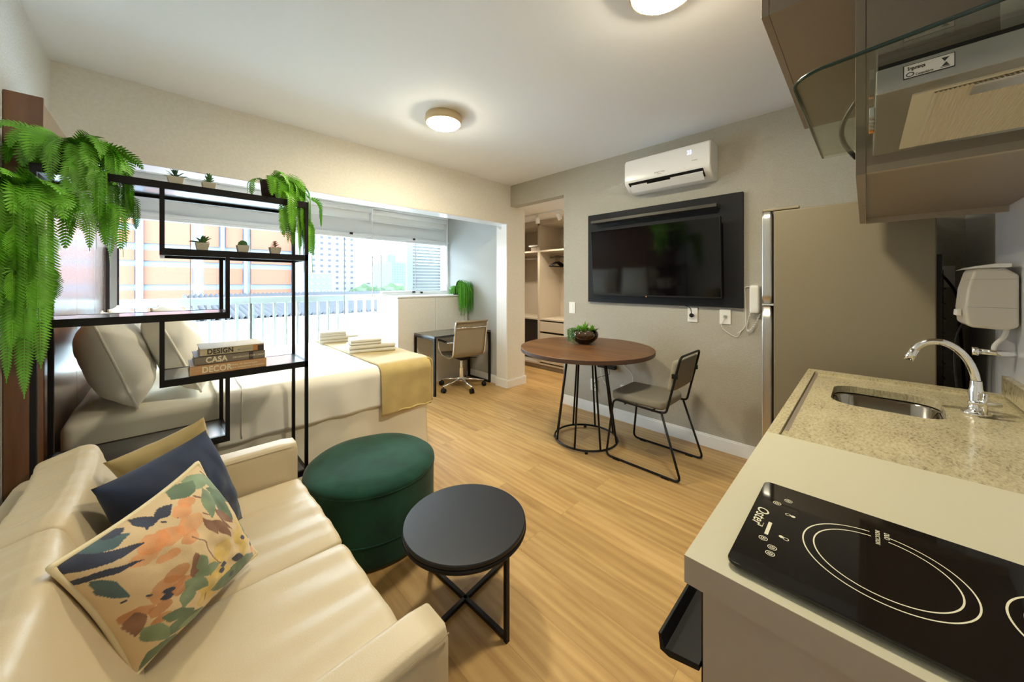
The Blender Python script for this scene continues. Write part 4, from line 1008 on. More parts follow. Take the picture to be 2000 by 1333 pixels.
# bowl terrarium on the table
bc = at(1142, 676, z=TZ); bc = Vector((bc.x, bc.y, TZ)); 
bc = Vector(at(1141, 671, z=TZ+0.001))
tr = thing('glass_bowl_terrarium', 'round glass bowl of succulents and bark standing on the round table', 'plant', (bc.x, bc.y, TZ))
R = 0.128
prof = [(0.0, 0.002), (0.05, 0.002), (0.085, 0.018), (0.118, 0.05), (0.128, 0.078), (0.122, 0.105), (0.100, 0.128), (0.096, 0.128), (0.117, 0.104), (0.123, 0.078), (0.113, 0.052), (0.082, 0.022), (0.0, 0.007)]
prof = [(r*0.98, z) for r, z in prof]
bm = B(); lathe(bm, prof, (bc.x, bc.y, TZ), 48); mk('bowl', bm, 'bowl_glass', tr, smooth=True)
bm = B(); lathe(bm, [(0, 0.010), (0.078, 0.026), (0.108, 0.055), (0.115, 0.075), (0.112, 0.088), (0.06, 0.098), (0, 0.10)], (bc.x, bc.y, TZ), 40)
for v in bm.verts: v.co += Vector((nz(v.co*60), nz(v.co*60+Vector((9, 0, 0))), nz(v.co*50)))*0.004
mk('bark_filling', bm, 'soil', tr)
bm = B(); rng = random.Random(4)
for cx, cy_, n_, L_ in ((0.0, 0.0, 30, 0.115), (0.05, -0.05, 24, 0.09), (-0.03, 0.03, 18, 0.085)):
    for i in range(n_): leaf_blade(bm, Vector((bc.x+cx, bc.y+cy_, TZ+0.098)), i*2.4+rng.random(), rng.uniform(0.45, 1.45), L_*rng.uniform(0.7, 1.1), 0.0065, 0.12)
mk('aloe_leaves', bm, 'succ_green' if 'succ_green' in M else 'fern', tr)
bm = B()
for s in range(7):
    a0 = 2.3+s*0.13; p = Vector((bc.x+0.06*math.cos(a0), bc.y+0.06*math.sin(a0), TZ+0.11))
    for i in range(16):
        out = min(1, i/5); q = Vector((bc.x+(0.06+0.085*out)*math.cos(a0), bc.y+(0.06+0.085*out)*math.sin(a0), TZ+0.135-0.001*i-max(0, i-4)*0.008*rng.uniform(0.9, 1.1)))
        if q.z < TZ+0.012: break
        bmesh.ops.create_icosphere(bm, subdivisions=1, radius=0.0065, matrix=Matrix.Translation(q+Vector((rng.uniform(-1, 1), rng.uniform(-1, 1), rng.uniform(-1, 1)))*0.005))
mk('trailing_pearls', bm, 'succ', tr, smooth=True)

# ------------------------------------------------------------------ TV wall
pn = thing('tv_panel', 'matte black wall panel with a small ledge behind the television', 'wall panel', (XT, 1.338, 1.135))
PX = XT-0.035
a = at(1148.6, 589.6, x=PX); b = at(1451, 373.9, x=PX)
y1, y0, z0, z1 = a.y, b.y, a.z, b.z
mk('board', box(B(), PX, XT-0.001, y0, y1, z0, z1), 'black_panel', pn, bevel=0.002)
a = at(1155, 437, x=PX-0.09); b = at(1400, 397, x=PX-0.09)
mk('ledge', box(B(), PX-0.10, PX, b.y, a.y, a.z-0.004, a.z+0.022), 'ledge_grey', pn, bevel=0.002)
tv = thing('television', 'large black flat television mounted on the black wall panel', 'television', (PX-0.05, 1.35, 1.15))
TX = PX-0.075
a = at(1158, 575, x=TX); b = at(1410, 423, x=TX)
ty1, ty0, tz0, tz1 = a.y, b.y, a.z-0.01, b.z
mk('casing', box(B(), TX, TX+0.035, ty0, ty1, tz0, tz1), 'black_plastic', tv, bevel=0.003)
mk('screen', box(B(), TX-0.0015, TX+0.001, ty0+0.008, ty1-0.008, tz0+0.014, tz1-0.008), 'screen', tv)
for nm in ('casing', 'screen'):
    for ob_ in tv.children:
        if ob_.name.startswith(nm):
            for v in ob_.data.vertices: v.co.x -= (v.co.z+ORG[tv.name].z-tz0)*0.07
mk('wall_mount', box(B(), TX+0.035, PX, (ty0+ty1)/2-0.2, (ty0+ty1)/2+0.2, tz0+0.15, tz1-0.15), 'black_metal', tv)
mk('standby_light', box(B(), TX-0.003, TX, (ty0+ty1)/2+0.02, (ty0+ty1)/2+0.03, tz0-0.004, tz0+0.006), 'photo_b', tv)

# air conditioner
ac = thing('air_conditioner', 'white split air conditioner showing 23, mounted above the television', 'air conditioner', (XT-0.1, 1.23, 2.16))
AX = XT-0.20
aL = at(1219, 320, x=AX); aR = at(1387, 274, x=AX); aB = at(1236, 372, x=AX)
ay1, ay0 = aL.y, aR.y; az1 = aR.z+0.02; az0 = az1-0.285
prof = [(XT-0.002, az1), (XT-0.15, az1), (XT-0.185, az1-0.012), (XT-0.197, az1-0.035), (XT-0.200, az1-0.19), (XT-0.185, az1-0.225), (XT-0.12, az1-0.275), (XT-0.05, az1-0.285), (XT-0.002, az1-0.285)]
bm = B()
V = [[bm.verts.new((x, y, z)) for x, z in prof] for y in (ay0, ay0+0.012, ay1-0.012, ay1)]
for r_, k in ((V[0], 0.965), (V[3], 0.965)):
    for v in r_: v.co.x = XT-0.002+(v.co.x-(XT-0.002))*k; v.co.z = (az0+az1)/2+(v.co.z-(az0+az1)/2)*k
for A, D in zip(V, V[1:]):
    for i in range(len(prof)): bm.faces.new((A[i], A[(i+1) % len(prof)], D[(i+1) % len(prof)], D[i]))
bm.faces.new(V[0]); bm.faces.new(V[3][::-1])
mk('casing', bm, 'white_gloss', ac, bevel=0.004)
# outlet mouth and louvres on the slanted underside
mz = az1-0.222; mx = XT-0.189
def slant(bm, y0, y1, s0, s1, lift, th, mi=0):
    d = Vector((0.065, 0, -0.050)).normalized(); n = Vector((-0.050, 0, -0.065)).normalized(); o_ = Vector((mx, 0, mz))
    c = []
    for s in (s0, s1):
        for h in (lift, lift+th): c.append(o_+d*s+n*h)
    v = [bm.verts.new((p.x, y, p.z)) for y in (y0, y1) for p in (c[0], c[2], c[3], c[1])]
    for f in ((0,1,2,3),(7,6,5,4),(0,4,5,1),(1,5,6,2),(2,6,7,3),(3,7,4,0)): bm.faces.new([v[i] for i in f]).material_index = mi
bm = B(); slant(bm, ay0+0.050, ay1-0.040, -0.012, 0.070, 0.0, 0.003); mk('air_outlet', bm, 'black_plastic', ac)
bm = B(); slant(bm, ay0+0.055, ay1-0.05, 0.016, 0.082, 0.020, 0.004); slant(bm, ay0+0.055, ay0+0.30, 0.010, 0.024, 0.008, 0.003); slant(bm, ay1-0.20, ay1-0.06, 0.010, 0.024, 0.008, 0.003)
mk('louvre', bm, 'white_gloss', ac)
text('23', 'display', ac, (XT-0.2012, ay0+0.165, az1-0.088), (0, -1, 0), (0, 0, 1), 0.047, 'led', sx=0.72)
text('Inverter', 'brand_text', ac, (XT-0.2012, ay1-0.295, az1-0.190), (0, -1, 0), (0, 0, 1), 0.010, 'letter_grey')
text('springer midea', 'brand_text', ac, (XT-0.2012, ay1-0.27, az1-0.175), (0, -1, 0), (0, 0, 1), 0.014, 'letter_grey')
text('Inverter', 'small_text', ac, (XT-0.2012, ay0+0.13, az1-0.145), (0, -1, 0), (0, 0, 1), 0.012, 'letter_grey')

# wall plates, cords
def plate(px, py, h, w_, label, kind, name='wall_socket', x=XT):
    p = at(px, py, x=x-0.006); t = thing(name, label, 'socket' if kind != 'switch' else 'light switch', (x, p.y, p.z))
    mk('cover_plate', box(B(), x-0.009, x-0.0005, p.y-w_/2, p.y+w_/2, p.z-h/2, p.z+h/2), 'plate', t, bevel=0.003)
    bm = B()
    if kind == 'switch':
        for dz in (-0.022, 0.022): box(bm, x-0.013, x-0.008, p.y-0.013, p.y+0.013, p.z+dz-0.014, p.z+dz+0.014)
        mk('rocker', bm, 'white_gloss', t, bevel=0.002)
    elif kind == 'plug':
        bmesh.ops.create_cone(bm, segments=16, radius1=0.018, radius2=0.012, depth=0.03, cap_ends=True, matrix=Matrix.Translation((x-0.022, p.y, p.z-0.004)) @ Matrix.Rotation(PI/2, 4, 'Y'))
        mk('plug', bm, 'black_plastic', t, bevel=0.002)
    elif kind == 'aerial':
        box(bm, x-0.020, x-0.008, p.y-0.010, p.y+0.010, p.z-0.010, p.z+0.010); mk('jack', bm, 'steel', t)
    elif kind == 'holes':
        for dz in (-0.024, 0.024):
            for dy in (-0.012, 0.012): cyl_ = bmesh.ops.create_cone(bm, segments=10, radius1=0.004, radius2=0.004, depth=0.004, cap_ends=True, matrix=Matrix.Translation((x-0.0095, p.y+dy, p.z+dz)) @ Matrix.Rotation(PI/2, 4, 'Y'))
        mk('socket_holes', bm, 'black_plastic', t)
    return t, p
plate(1117.5, 601.5, 0.125, 0.078, 'white double light switch beside the closet opening', 'switch', 'light_switch')
t, p = plate(1352.8, 615, 0.122, 0.078, 'white socket with a black plug under the television', 'plug')
bm = B(); tube(bm, fillet([(XT-0.03, p.y, p.z+0.005), (XT-0.035, p.y+0.005, p.z+0.06), (XT-0.02, p.y+0.06, p.z+0.075), (XT-0.02, p.y+0.10, p.z+0.085), (XT-0.02, p.y+0.11, p.z+0.11)], 0.03), 0.003, 6); mk('cord', bm, 'black_plastic', t, smooth=True)
t, p = plate(1416.5, 619, 0.118, 0.078, 'white aerial socket with a thin loose cable, nearer the fridge', 'aerial')
q = at(1435, 652, x=XT-0.01)
bm = B(); tube(bm, fillet([(XT-0.02, p.y, p.z-0.005), (XT-0.02, p.y+0.03, p.z-0.08), (XT-0.012, q.y+0.03, q.z-0.01), (XT-0.012, q.y-0.02, q.z-0.03), (XT-0.012, q.y-0.045, q.z+0.03)], 0.03), 0.0022, 6); mk('cord', bm, 'plate', t, smooth=True)
plate(1160, 752, 0.118, 0.078, 'white socket low on the wall behind the round table base', 'holes')
plate(1222, 761, 0.07, 0.11, 'small white cover plate low on the wall behind the chair seat', 'none', 'blank_plate')
# set-top box fixed on the wall under the table top, with cords
p = at(1185, 716, x=XT-0.03)
t = thing('router', 'black router box fixed to the wall under the round table', 'router', (XT-0.02, p.y, p.z))
mk('casing', box(B(), XT-0.045, XT-0.001, p.y-0.095, p.y+0.10, p.z-0.02, p.z+0.02), 'black_plastic', t, bevel=0.004)
c1 = at(1213, 712, x=XT-0.015); c2 = at(1238, 735, x=XT-0.015); c3 = at(1232, 762, x=XT-0.015); c4 = at(1207, 762, x=XT-0.015)
bm = B(); tube(bm, fillet([(XT-0.02, p.y-0.06, p.z+0.02), c1+Vector((0, 0, 0.02)), c2, c3, c4], 0.05), 0.0028, 6); mk('white_cord', bm, 'plate', t, smooth=True)
bm = B(); tube(bm, fillet([(XT-0.02, p.y+0.08, p.z-0.02), (XT-0.02, p.y+0.06, p.z-0.14), (XT-0.02, p.y-0.06, p.z-0.25)], 0.06), 0.0028, 6); mk('white_cord', bm, 'plate', t, smooth=True)
bm = B(); q = at(1160, 752, x=XT-0.012); tube(bm, fillet([(XT-0.02, p.y-0.02, p.z-0.02), (XT-0.02, p.y-0.03, p.z-0.08), (XT-0.02, q.y-0.05, q.z+0.09), (XT-0.012, q.y, q.z)], 0.03), 0.0024, 6); mk('black_cord', bm, 'black_plastic', t, smooth=True)

# intercom handset
p = at(1474, 585, x=XT-0.05)
ic = thing('intercom_handset', 'white intercom handset with curled cord on the wall beside the fridge', 'intercom', (XT, p.y, p.z))
bm = soft_box(XT-0.065, XT-0.03, p.y-0.032, p.y+0.032, p.z-0.105, p.z+0.105, 0.016, 12, 0, 1); mk('handset', bm, 'plate', ic, smooth=True)
bm = soft_box(XT-0.03, XT-0.001, p.y-0.034, p.y+0.030, p.z-0.10, p.z+0.10, 0.01, 6, 0, 1); mk('cradle', bm, 'plate', ic, smooth=True)
bm = B(); pts = []
for i in range(140):
    k = i/139; cy_ = p.y+0.0+0.035*math.sin(k*PI*1.0)*1.2; cz = p.z-0.105-0.13*math.sin(k*PI)
    pts.append((XT-0.035+0.007*math.cos(i*0.9), cy_+0.02*math.cos(k*PI)*1.5, cz+0.007*math.sin(i*0.9)))
tube(bm, pts, 0.0022, 5); mk('curled_cord', bm, 'plate', ic, smooth=True)
bm = B(); q1 = at(1457, 640, x=XT-0.01); q2 = at(1440, 652, x=XT-0.01)
tube(bm, fillet([(XT-0.02, p.y+0.03, p.z+0.095), (XT-0.01, p.y+0.07, p.z+0.09), (XT-0.008, q1.y, q1.z+0.1), q1, q2], 0.04), 0.003, 6); mk('wall_cord', bm, 'plate', ic, smooth=True)

# ------------------------------------------------------------------ fridge
FX = 2.42
fr = thing('refrigerator', 'tall two-door fridge seen from its olive-beige side', 'refrigerator', (2.74, 0.08, 0))
mk('body', box(B(), FX, 3.06, -0.222, 0.362, 0.03, 1.725), 'fridge_side', fr, bevel=0.006)
for z0, z1, nm in ((0.05, 1.195, 'lower'), (1.205, 1.735, 'upper')):
    d = mk('door', soft_box(FX-0.002, 3.06, 0.366, 0.420, z0, z1, 0.014, 10, 0, 1), 'steel', fr, smooth=True)
    bm = B(); zc = z1-0.30 if nm == 'lower' else z0+0.22; tube(bm, fillet([(3.0, 0.42, zc-0.12), (3.0, 0.45, zc-0.12), (3.0, 0.45, zc+0.12), (3.0, 0.42, zc+0.12)], 0.02), 0.008, 8); mk('handle', bm, 'steel', d, smooth=True)
bm = B(); box(bm, FX+0.0, FX+0.03, 0.25, 0.415, 1.727, 1.742); mk('hinge_cover', bm, 'fridge_side', fr, bevel=0.004)
bm = B(); box(bm, FX-0.004, FX+0.03, 0.36, 0.415, 1.196, 1.204); mk('hinge', bm, 'chrome', fr)
bm = B()
for i in range(9):
    z = 0.15+i*0.135
    tube(bm, fillet([(FX+0.05, -0.25, z), (3.0, -0.25, z), (3.0, -0.25, z+0.067), (FX+0.05, -0.25, z+0.067)], 0.03), 0.004, 6)
for x in [FX+0.06+i*0.07 for i in range(9)]: box(bm, x, x+0.002, -0.247, -0.244, 0.12, 1.38)
box(bm, FX+0.03, 3.03, -0.24, -0.223, 0.1, 1.45)
mk('rear_coil', bm, 'black_metal', fr)
for x in (2.5, 2.98):
    for y in (-0.15, 0.30): mk('foot', (lambda b_: (cyl(b_, (x, y), 0.02, 0, 0.03, 12), b_)[1])(B()), 'black_plastic', fr)
t, p = plate(1842, 541, 0.12, 0.085, 'white socket in the dark gap behind the fridge', 'none')
bm = B(); tube(bm, fillet([(XT-0.02, p.y+0.02, p.z+0.03), (XT-0.04, p.y, p.z), (XT-0.05, p.y-0.045, p.z-0.09), (XT-0.05, p.y-0.06, p.z-0.4), (XT-0.05, p.y-0.08, 0.5)], 0.05), 0.006, 8); mk('cord', bm, 'black_plastic', t, smooth=True)

# ------------------------------------------------------------------ kitchen counter
CX0, CX1, CY1, CZ = 0.570, 2.256, 0.197, 0.90
XS = 1.213
bc_ = thing('base_cabinet', 'taupe base cabinets carrying the kitchen worktop', 'cabinet', (1.4, -0.1, 0))
bm = B(); box(bm, CX0+0.015, CX0+0.035, YK+0.001, CY1-0.022, 0.0, CZ-0.04); mk('side_panel', bm, 'counter_side', bc_)
bm = B(); box(bm, CX0+0.035, 1.66, YK+0.001, CY1-0.045, 0.08, CZ-0.042); box(bm, 2.08, CX1-0.01, YK+0.001, CY1-0.045, 0.08, CZ-0.042); box(bm, 1.66, 2.08, YK+0.001, CY1-0.045, 0.08, 0.68)
mk('carcass', bm, 'counter_side', bc_)
for x0, x1 in ((1.22, 1.735), (1.74, CX1-0.01)):
    d = mk('door', box(B(), x0, x1-0.004, CY1-0.044, CY1-0.024, 0.10, CZ-0.05), 'counter_side', bc_, bevel=0.002)
mk('plinth', box(B(), CX0+0.04, CX1-0.02, YK+0.01, CY1-0.08, 0, 0.08), 'black_plastic', bc_)
wt = thing('laminate_worktop', 'cream laminate worktop with taupe edge holding the cooktop', 'worktop', (0.89, -0.1, CZ-0.04))
bm = B(); box(bm, CX0, XS, YK+0.001, CY1, CZ-0.042, CZ-0.001); mk('edge', bm, 'counter_side', wt)
bm = B(); box(bm, CX0, XS-0.0005, YK+0.001, CY1, CZ-0.001, CZ); mk('surface', bm, 'counter_white', wt)
# stone slab with a sunk field, raised lips and sink cut-out
st = thing('granite_worktop', 'speckled beige granite worktop around the sink', 'worktop', (1.73, -0.1, CZ-0.04))
gx0, gx1, gy1 = 1.285, 2.205, 0.168
sx0, sx1, sy0, sy1 = 1.715, 2.035, -0.190, 0.092
hole = rrect(sx0, sx1, sy0, sy1, 0.075, 8); n = len(hole)
def slab(z_top, z_bot, X0, X1, Y0, Y1, hole):
    bm = B()
    # outer loop matched to the hole by angle
    cx, cy_ = (sx0+sx1)/2, (sy0+sy1)/2
    outer = []
    for hx, hy in hole:
        dx, dy = hx-cx, hy-cy_
        ts = []
        if dx > 0: ts.append((X1-cx)/dx)
        if dx < 0: ts.append((X0-cx)/dx)
        if dy > 0: ts.append((Y1-cy_)/dy)
        if dy < 0: ts.append((Y0-cy_)/dy)
        k = min(ts); outer.append((cx+dx*k, cy_+dy*k))
    # snap nearest samples to the true corners
    for c in ((X0, Y0), (X0, Y1), (X1, Y0), (X1, Y1)):
        i = min(range(n), key=lambda q: (outer[q][0]-c[0])**2+(outer[q][1]-c[1])**2); outer[i] = c
    H0 = [bm.verts.new((*p, z_top)) for p in hole]; O0 = [bm.verts.new((*p, z_top)) for p in outer]
    H1 = [bm.verts.new((*p, z_bot)) for p in hole]; O1 = [bm.verts.new((*p, z_bot)) for p in outer]
    for i in range(n):
        j = (i+1) % n
        bm.faces.new((H0[i], H0[j], O0[j], O0[i])); bm.faces.new((H1[i], O1[i], O1[j], H1[j])); bm.faces.new((H0[i], H1[i], H1[j], H0[j])); bm.faces.new((O0[i], O0[j], O1[j], O1[i]))
    return bm
bm = slab(CZ-0.009, CZ-0.036, XS, CX1, YK+0.001, CY1, hole)
box(bm, XS, CX1, gy1+0.002, CY1, CZ-0.0095, CZ); box(bm, gx1, CX1, YK+0.001, gy1+0.002, CZ-0.0095, CZ); box(bm, XS, gx0, YK+0.001, gy1-0.03, CZ-0.0095, CZ-0.004)
mk('slab', bm, 'stone', st)
bm = B(); box(bm, gx0, gx1, gy1-0.012, gy1+0.002, CZ-0.0092, CZ-0.0088); mk('drain_groove', bm, 'book_casa', st)
mk('backsplash', box(B(), XS, CX1, YK+0.001, YK+0.022, CZ, CZ+0.07), 'stone', st, bevel=0.001)
# sink
sk = thing('kitchen_sink', 'stainless steel undermounted sink basin', 'sink', ((sx0+sx1)/2, (sy0+sy1)/2, 0.73))
bm = B(); h0 = rrect(sx0-0.006, sx1+0.006, sy0-0.006, sy1+0.006, 0.078, 10); h1 = rrect(sx0+0.006, sx1-0.006, sy0+0.006, sy1-0.006, 0.07, 10); h2 = rrect(sx0+0.03, sx1-0.03, sy0+0.03, sy1-0.03, 0.05, 10)
rings = [[bm.verts.new((*p, z)) for p in h] for h, z in ((h0, CZ-0.038), (h1, CZ-0.045), (h1, CZ-0.15), (h2, CZ-0.165))]
for A, D in zip(rings, rings[1:]):
    for i in range(len(A)): bm.faces.new((A[i], A[(i+1) % len(A)], D[(i+1) % len(A)], D[i]))
bm.faces.new(rings[-1]); mk('basin', bm, 'sink_steel', sk, smooth=True)
bm = B(); cyl(bm, ((sx0+sx1)/2, (sy0+sy1)/2), 0.03, CZ-0.165, CZ-0.161, 20); mk('drain', bm, 'chrome', sk)
# faucet
fp = Vector((1.885, -0.255, CZ-0.009)); fa = thing('kitchen_faucet', 'chrome curved faucet with cross handle behind the sink', 'faucet', fp)
bm = B(); lathe(bm, [(0, 0), (0.032, 0), (0.032, 0.008), (0.020, 0.014), (0.016, 0.03), (0.017, 0.075), (0.014, 0.085), (0.0125, 0.11)], fp, 28); mk('body', bm, 'chrome', fa, smooth=True)
tip = at(1782, 697, y=fp.y+0.30); top = []
import itertools
P0 = fp+Vector((0, 0, 0.10)); 
def bez(a, b, c, d, n): return [a*(1-t)**3+b*3*t*(1-t)**2+c*3*t*t*(1-t)+d*t**3 for t in [i/n for i in range(n+1)]]
E1 = fp+Vector((-0.004, 0.140, 0.178)); 
arc = bez(P0, fp+Vector((0, 0.003, 0.185)), fp+Vector((0, 0.055, 0.252)), fp+Vector((-0.002, 0.108, 0.222)), 20)+bez(fp+Vector((-0.002, 0.108, 0.222)), fp+Vector((-0.003, 0.124, 0.212)), fp+Vector((-0.004, 0.134, 0.196)), E1, 6)[1:]
bm = B(); tube(bm, arc, 0.0105, 14); mk('spout', bm, 'chrome', fa, smooth=True)
d = (arc[-1]-arc[-3]).normalized()
bm = B(); tube(bm, [E1-d*0.02, E1-d*0.004, E1, E1+d*0.022], 0.014, 14, rr=[0.012, 0.012, 0.0135, 0.0135]); mk('aerator', bm, 'chrome', fa, smooth=True)
hp = fp+Vector((0.0, -0.0, 0.045)); bm = B(); hc = hp+Vector((-0.035, -0.012, 0.0)); tube(bm, [hp, hc], 0.008, 10)
mk('valve_stem', bm, 'chrome', fa, smooth=True)
bm = B(); tube(bm, [hc+Vector((0, 0, -0.033)), hc+Vector((0, 0, 0.033))], 0.006, 10); tube(bm, [hc+Vector((0.012, -0.033, 0)), hc+Vector((-0.012, 0.033, 0))], 0.006, 10); mk('cross_handle', bm, 'chrome', fa, smooth=True)

# cooktop
KZ = CZ+0.0015
ckt = thing('induction_cooktop', 'black glass induction cooktop with printed cooking zones', 'cooktop', (0.757, -0.1, CZ))
kx0, kx1, ky0, ky1 = 0.592, 0.884, -0.368, 0.146
bm = B(); prism(bm, rrect(kx0+0.006, kx1-0.006, ky0+0.006, ky1-0.006, 0.010, 4), 'z', CZ, CZ+0.006); mk('base', bm, 'steel_dark', ckt)
KT = CZ+0.011
bm = B(); prism(bm, rrect(kx0, kx1, ky0, ky1, 0.012, 5), 'z', CZ+0.006, KT); mk('glass_top', bm, 'black_glass', ckt, bevel=0.0012)
def ring(bm, c, r, w_, z, a0=0, a1=2*PI, n=96):
    pr = None
    for i in range(n+1):
        a = a0+(a1-a0)*i/n; v = (bm.verts.new((c[0]+(r-w_/2)*math.cos(a), c[1]+(r-w_/2)*math.sin(a), z)), bm.verts.new((c[0]+(r+w_/2)*math.cos(a), c[1]+(r+w_/2)*math.sin(a), z)))
        if pr: bm.faces.new((pr[0], pr[1], v[1], v[0]))
        pr = v
ez = KT+0.0004
q1 = at(1572, 1045, z=ez); q2 = at(1916, 1195, z=ez); 
zc1 = (0.737, -0.016); zr1 = 0.087
bm = B(); g = 0.13
for r_ in (zr1, zr1-0.013): ring(bm, zc1, r_, 0.0019, ez, g, 2*PI-g)
zc2 = (0.737, -0.211)
for r_ in (zr1, zr1-0.013): ring(bm, zc2, r_, 0.0022, ez, g, 2*PI-g)
mk('zone_rings', bm, 'mark', ckt)
def icon(px, py, r=0.0055):
    p = at(px, py, z=ez); bm = B(); ring(bm, (p.x, p.y), r, 0.0010, ez, n=24); ring(bm, (p.x, p.y), r*0.5, 0.0010, ez, n=16); bar(bm, (p.x-r*0.4, p.y, ez), (p.x+r*0.4, p.y, ez), 0.0008, 0.0001)
    mk('touch_icon', bm, 'mark', ckt)
for px, py in ((1540, 979.5), (1518, 983.5), (1490.5, 1051.5), (1508, 1070), (1504, 1081.5)): icon(px, py)
for (pa, pb) in (((1539, 1006), (1549, 1010)), ((1535, 1054), (1526, 1049))):
    bm = B()
    for k_, (px, py) in enumerate((pa, pb)): p = at(px, py, z=ez); ring(bm, (p.x, p.y), 0.0034 if k_ == 0 else 0.0016, 0.0010 if k_ == 0 else 0.0034, ez, n=18)
    mk('zone_icon', bm, 'mark', ckt)
def stripe(pa, pb, wd):
    a = at(*pa, z=ez); b = at(*pb, z=ez); d = (b-a).normalized(); s = Vector((-d.y, d.x, 0))*wd/2
    bm = B(); bm.faces.new([bm.verts.new(v) for v in (a-s, b-s, b+s, a+s)]); mk('power_bar', bm, 'mark', ckt)
stripe((1496, 1044), (1505, 1021), 0.005)
p = at(1480, 998, z=ez); text('Oster', 'brand_text', ckt, (0.775, 0.137, ez), (-1, 0, 0), (0, -1, 0), 0.024, 'mark', depth=0.0002, shear=0.25)
p = at(1489, 1030, z=ez); text('B.....', 'scale_text', ckt, (p.x, p.y, ez), (1, 0, 0), (0, 1, 0), 0.008, 'mark', depth=0.0002)
text('DUO', 'zone_text', ckt, (0.836, -0.0215, ez), (-1, 0, 0), (0, -1, 0), 0.0085, 'mark', depth=0.0002)
text('INDUCTION', 'zone_text', ckt, (0.836, -0.0115, ez), (-1, 0, 0), (0, -1, 0), 0.0075, 'mark', depth=0.0002)

# built-in oven under the cooktop
ov = thing('built_in_oven', 'black glass built-in oven with wide handle under the cooktop', 'oven', (0.9, 0.17, 0.2))
mk('door', box(B(), 0.607, 1.205, CY1-0.044, CY1-0.012, 0.25, 0.835), 'black_glass', ov, bevel=0.003)
bm = B(); v0 = 0.700
prism(bm, [(CY1-0.012, 0.715), (CY1-0.012, 0.705), (0.232, 0.692), (0.247, 0.695), (0.250, 0.722), (0.245, 0.722), (0.238, 0.703)], 'x', 0.600, 1.20)
mk('handle', bm, 'black_plastic', ov, bevel=0.001)

# ------------------------------------------------------------------ wall cabinets and hood
wc = thing('wall_cabinet', 'taupe wall cabinet over the sink with an open underside rim', 'cabinet', (1.78, -0.18, 1.6))
UX0, UX1, UY = 1.264, 2.300, 0.018
bm = B(); box(bm, UX0, UX1, YK+0.001, UY-0.020, 1.618, 2.11); mk('carcass', bm, 'cabinet', wc)
mk('bottom_rim', box(B(), UX0, UX0+0.018, YK+0.001, UY-0.02, 1.60, 1.618), 'cabinet_in', wc); mk('bottom_rim', box(B(), UX1-0.018, UX1, YK+0.001, UY-0.02, 1.595, 1.618), 'cabinet_in', wc)
for x0, x1 in ((UX0, 1.781), (1.783, UX1)):
    d = mk('door', box(B(), x0, x1, UY-0.019, UY, 1.598, 2.108), 'cabinet', wc, bevel=0.001)
bm = B(); tube(bm, [(1.315, UY-0.002+0.030*math.sin(PI*k/16), 1.655+0.155*k/16) for k in range(17)], 0.0055, 8); mk('bow_handle', bm, 'black_plastic', wc, smooth=True)
uc = thing('upper_cabinet', 'deep taupe top cabinet reaching the ceiling above the kitchen', 'cabinet', (1.78, -0.08, 2.11))
mk('carcass', box(B(), UX0, UX1+0.03, YK+0.001, 0.199, 2.1115, ZC-0.001), 'cabinet', uc)
for x0, x1 in ((UX0, 1.781), (1.783, UX1+0.03)): mk('door', box(B(), x0, x1, 0.200, 0.219, 2.1115, ZC-0.003), 'cabinet', uc, bevel=0.001)

hd = thing('range_hood', 'steel range hood with flat glass canopy above the cooktop', 'range hood', (0.98, -0.19, 1.61))
GZ = 1.655
hx0, hx1 = 0.730, 1.255
out = []
for k in range(9):
    a = PI/2*k/8; out.append((hx0+0.05-0.05*math.sin(a), 0.086-0.05+0.05*math.cos(a)))
poly = [(hx1, 0.080)]+out+[(hx0-0.03, -0.15), (hx0-0.03, YK+0.002), (hx1, YK+0.002)]
bm = B(); prism(bm, poly, 'z', GZ, GZ+0.006); mk('glass_canopy', bm, 'hood_glass', hd)
bm = B(); pts = [Vector((x, y, GZ+0.003)) for x, y in poly[:-2]]; tube(bm, pts, 0.0030, 6); mk('canopy_edge', bm, 'edge_glass', hd, smooth=True)
bx0, bx1, by1 = 0.782, 1.150, -0.012
mk('body', box(B(), bx0, bx1, YK+0.002, by1, 1.611, GZ-0.006), 'steel_dark', hd, bevel=0.002)
mk('gasket', box(B(), bx0+0.002, bx1-0.002, YK+0.002, by1-0.002, GZ-0.006, GZ), 'black_plastic', hd)
bm = B(); f1 = at(1782, 184, z=1.611); f2 = at(1756, 292, z=1.611)
fx0, fx1, fy1 = f1.x, min(f2.x, bx1-0.03), f1.y
box(bm, fx0, fx1, YK+0.03, fy1, 1.6085, 1.611)
mk('filter_frame', bm, 'filter', hd)
bm = B(); k = 0
y = fy1-0.022
while y > YK+0.035:
    bm_v = [bm.verts.new(v) for v in ((fx0+0.008, y, 1.6083), (fx1-0.008, y, 1.6083), (fx1-0.008, y-0.0022, 1.6062), (fx0+0.008, y-0.0022, 1.6062))]; bm.faces.new(bm_v)
    bm_w = [bm.verts.new(v) for v in ((fx0+0.008, y-0.0022, 1.6062), (fx1-0.008, y-0.0022, 1.6062), (fx1-0.008, y-0.0044, 1.6083), (fx0+0.008, y-0.0044, 1.6083))]; bm.faces.new(bm_w)
    y -= 0.0044
mk('filter_ribs', bm, 'filter', hd)
mk('filter_latch', box(B(), fx0+0.012, fx0+0.05, -0.17, -0.11, 1.604, 1.6085), 'steel', hd, bevel=0.003)
mk('chimney', soft_box(0.84, 1.10, YK+0.002, -0.17, GZ+0.008, 2.555, 0.02, 6, 0, 1), 'steel', hd, smooth=True)
bm = B(); s0 = at(1707+38, 0, x=bx0)
def onface(px, py): return at(px, py, x=bx0-0.0012)
a = onface(1764, 157); b = onface(1866, 103); 
ly1, ly0 = a.y, b.y
zA = onface(1762, 131).z; zB = onface(1762, 157).z
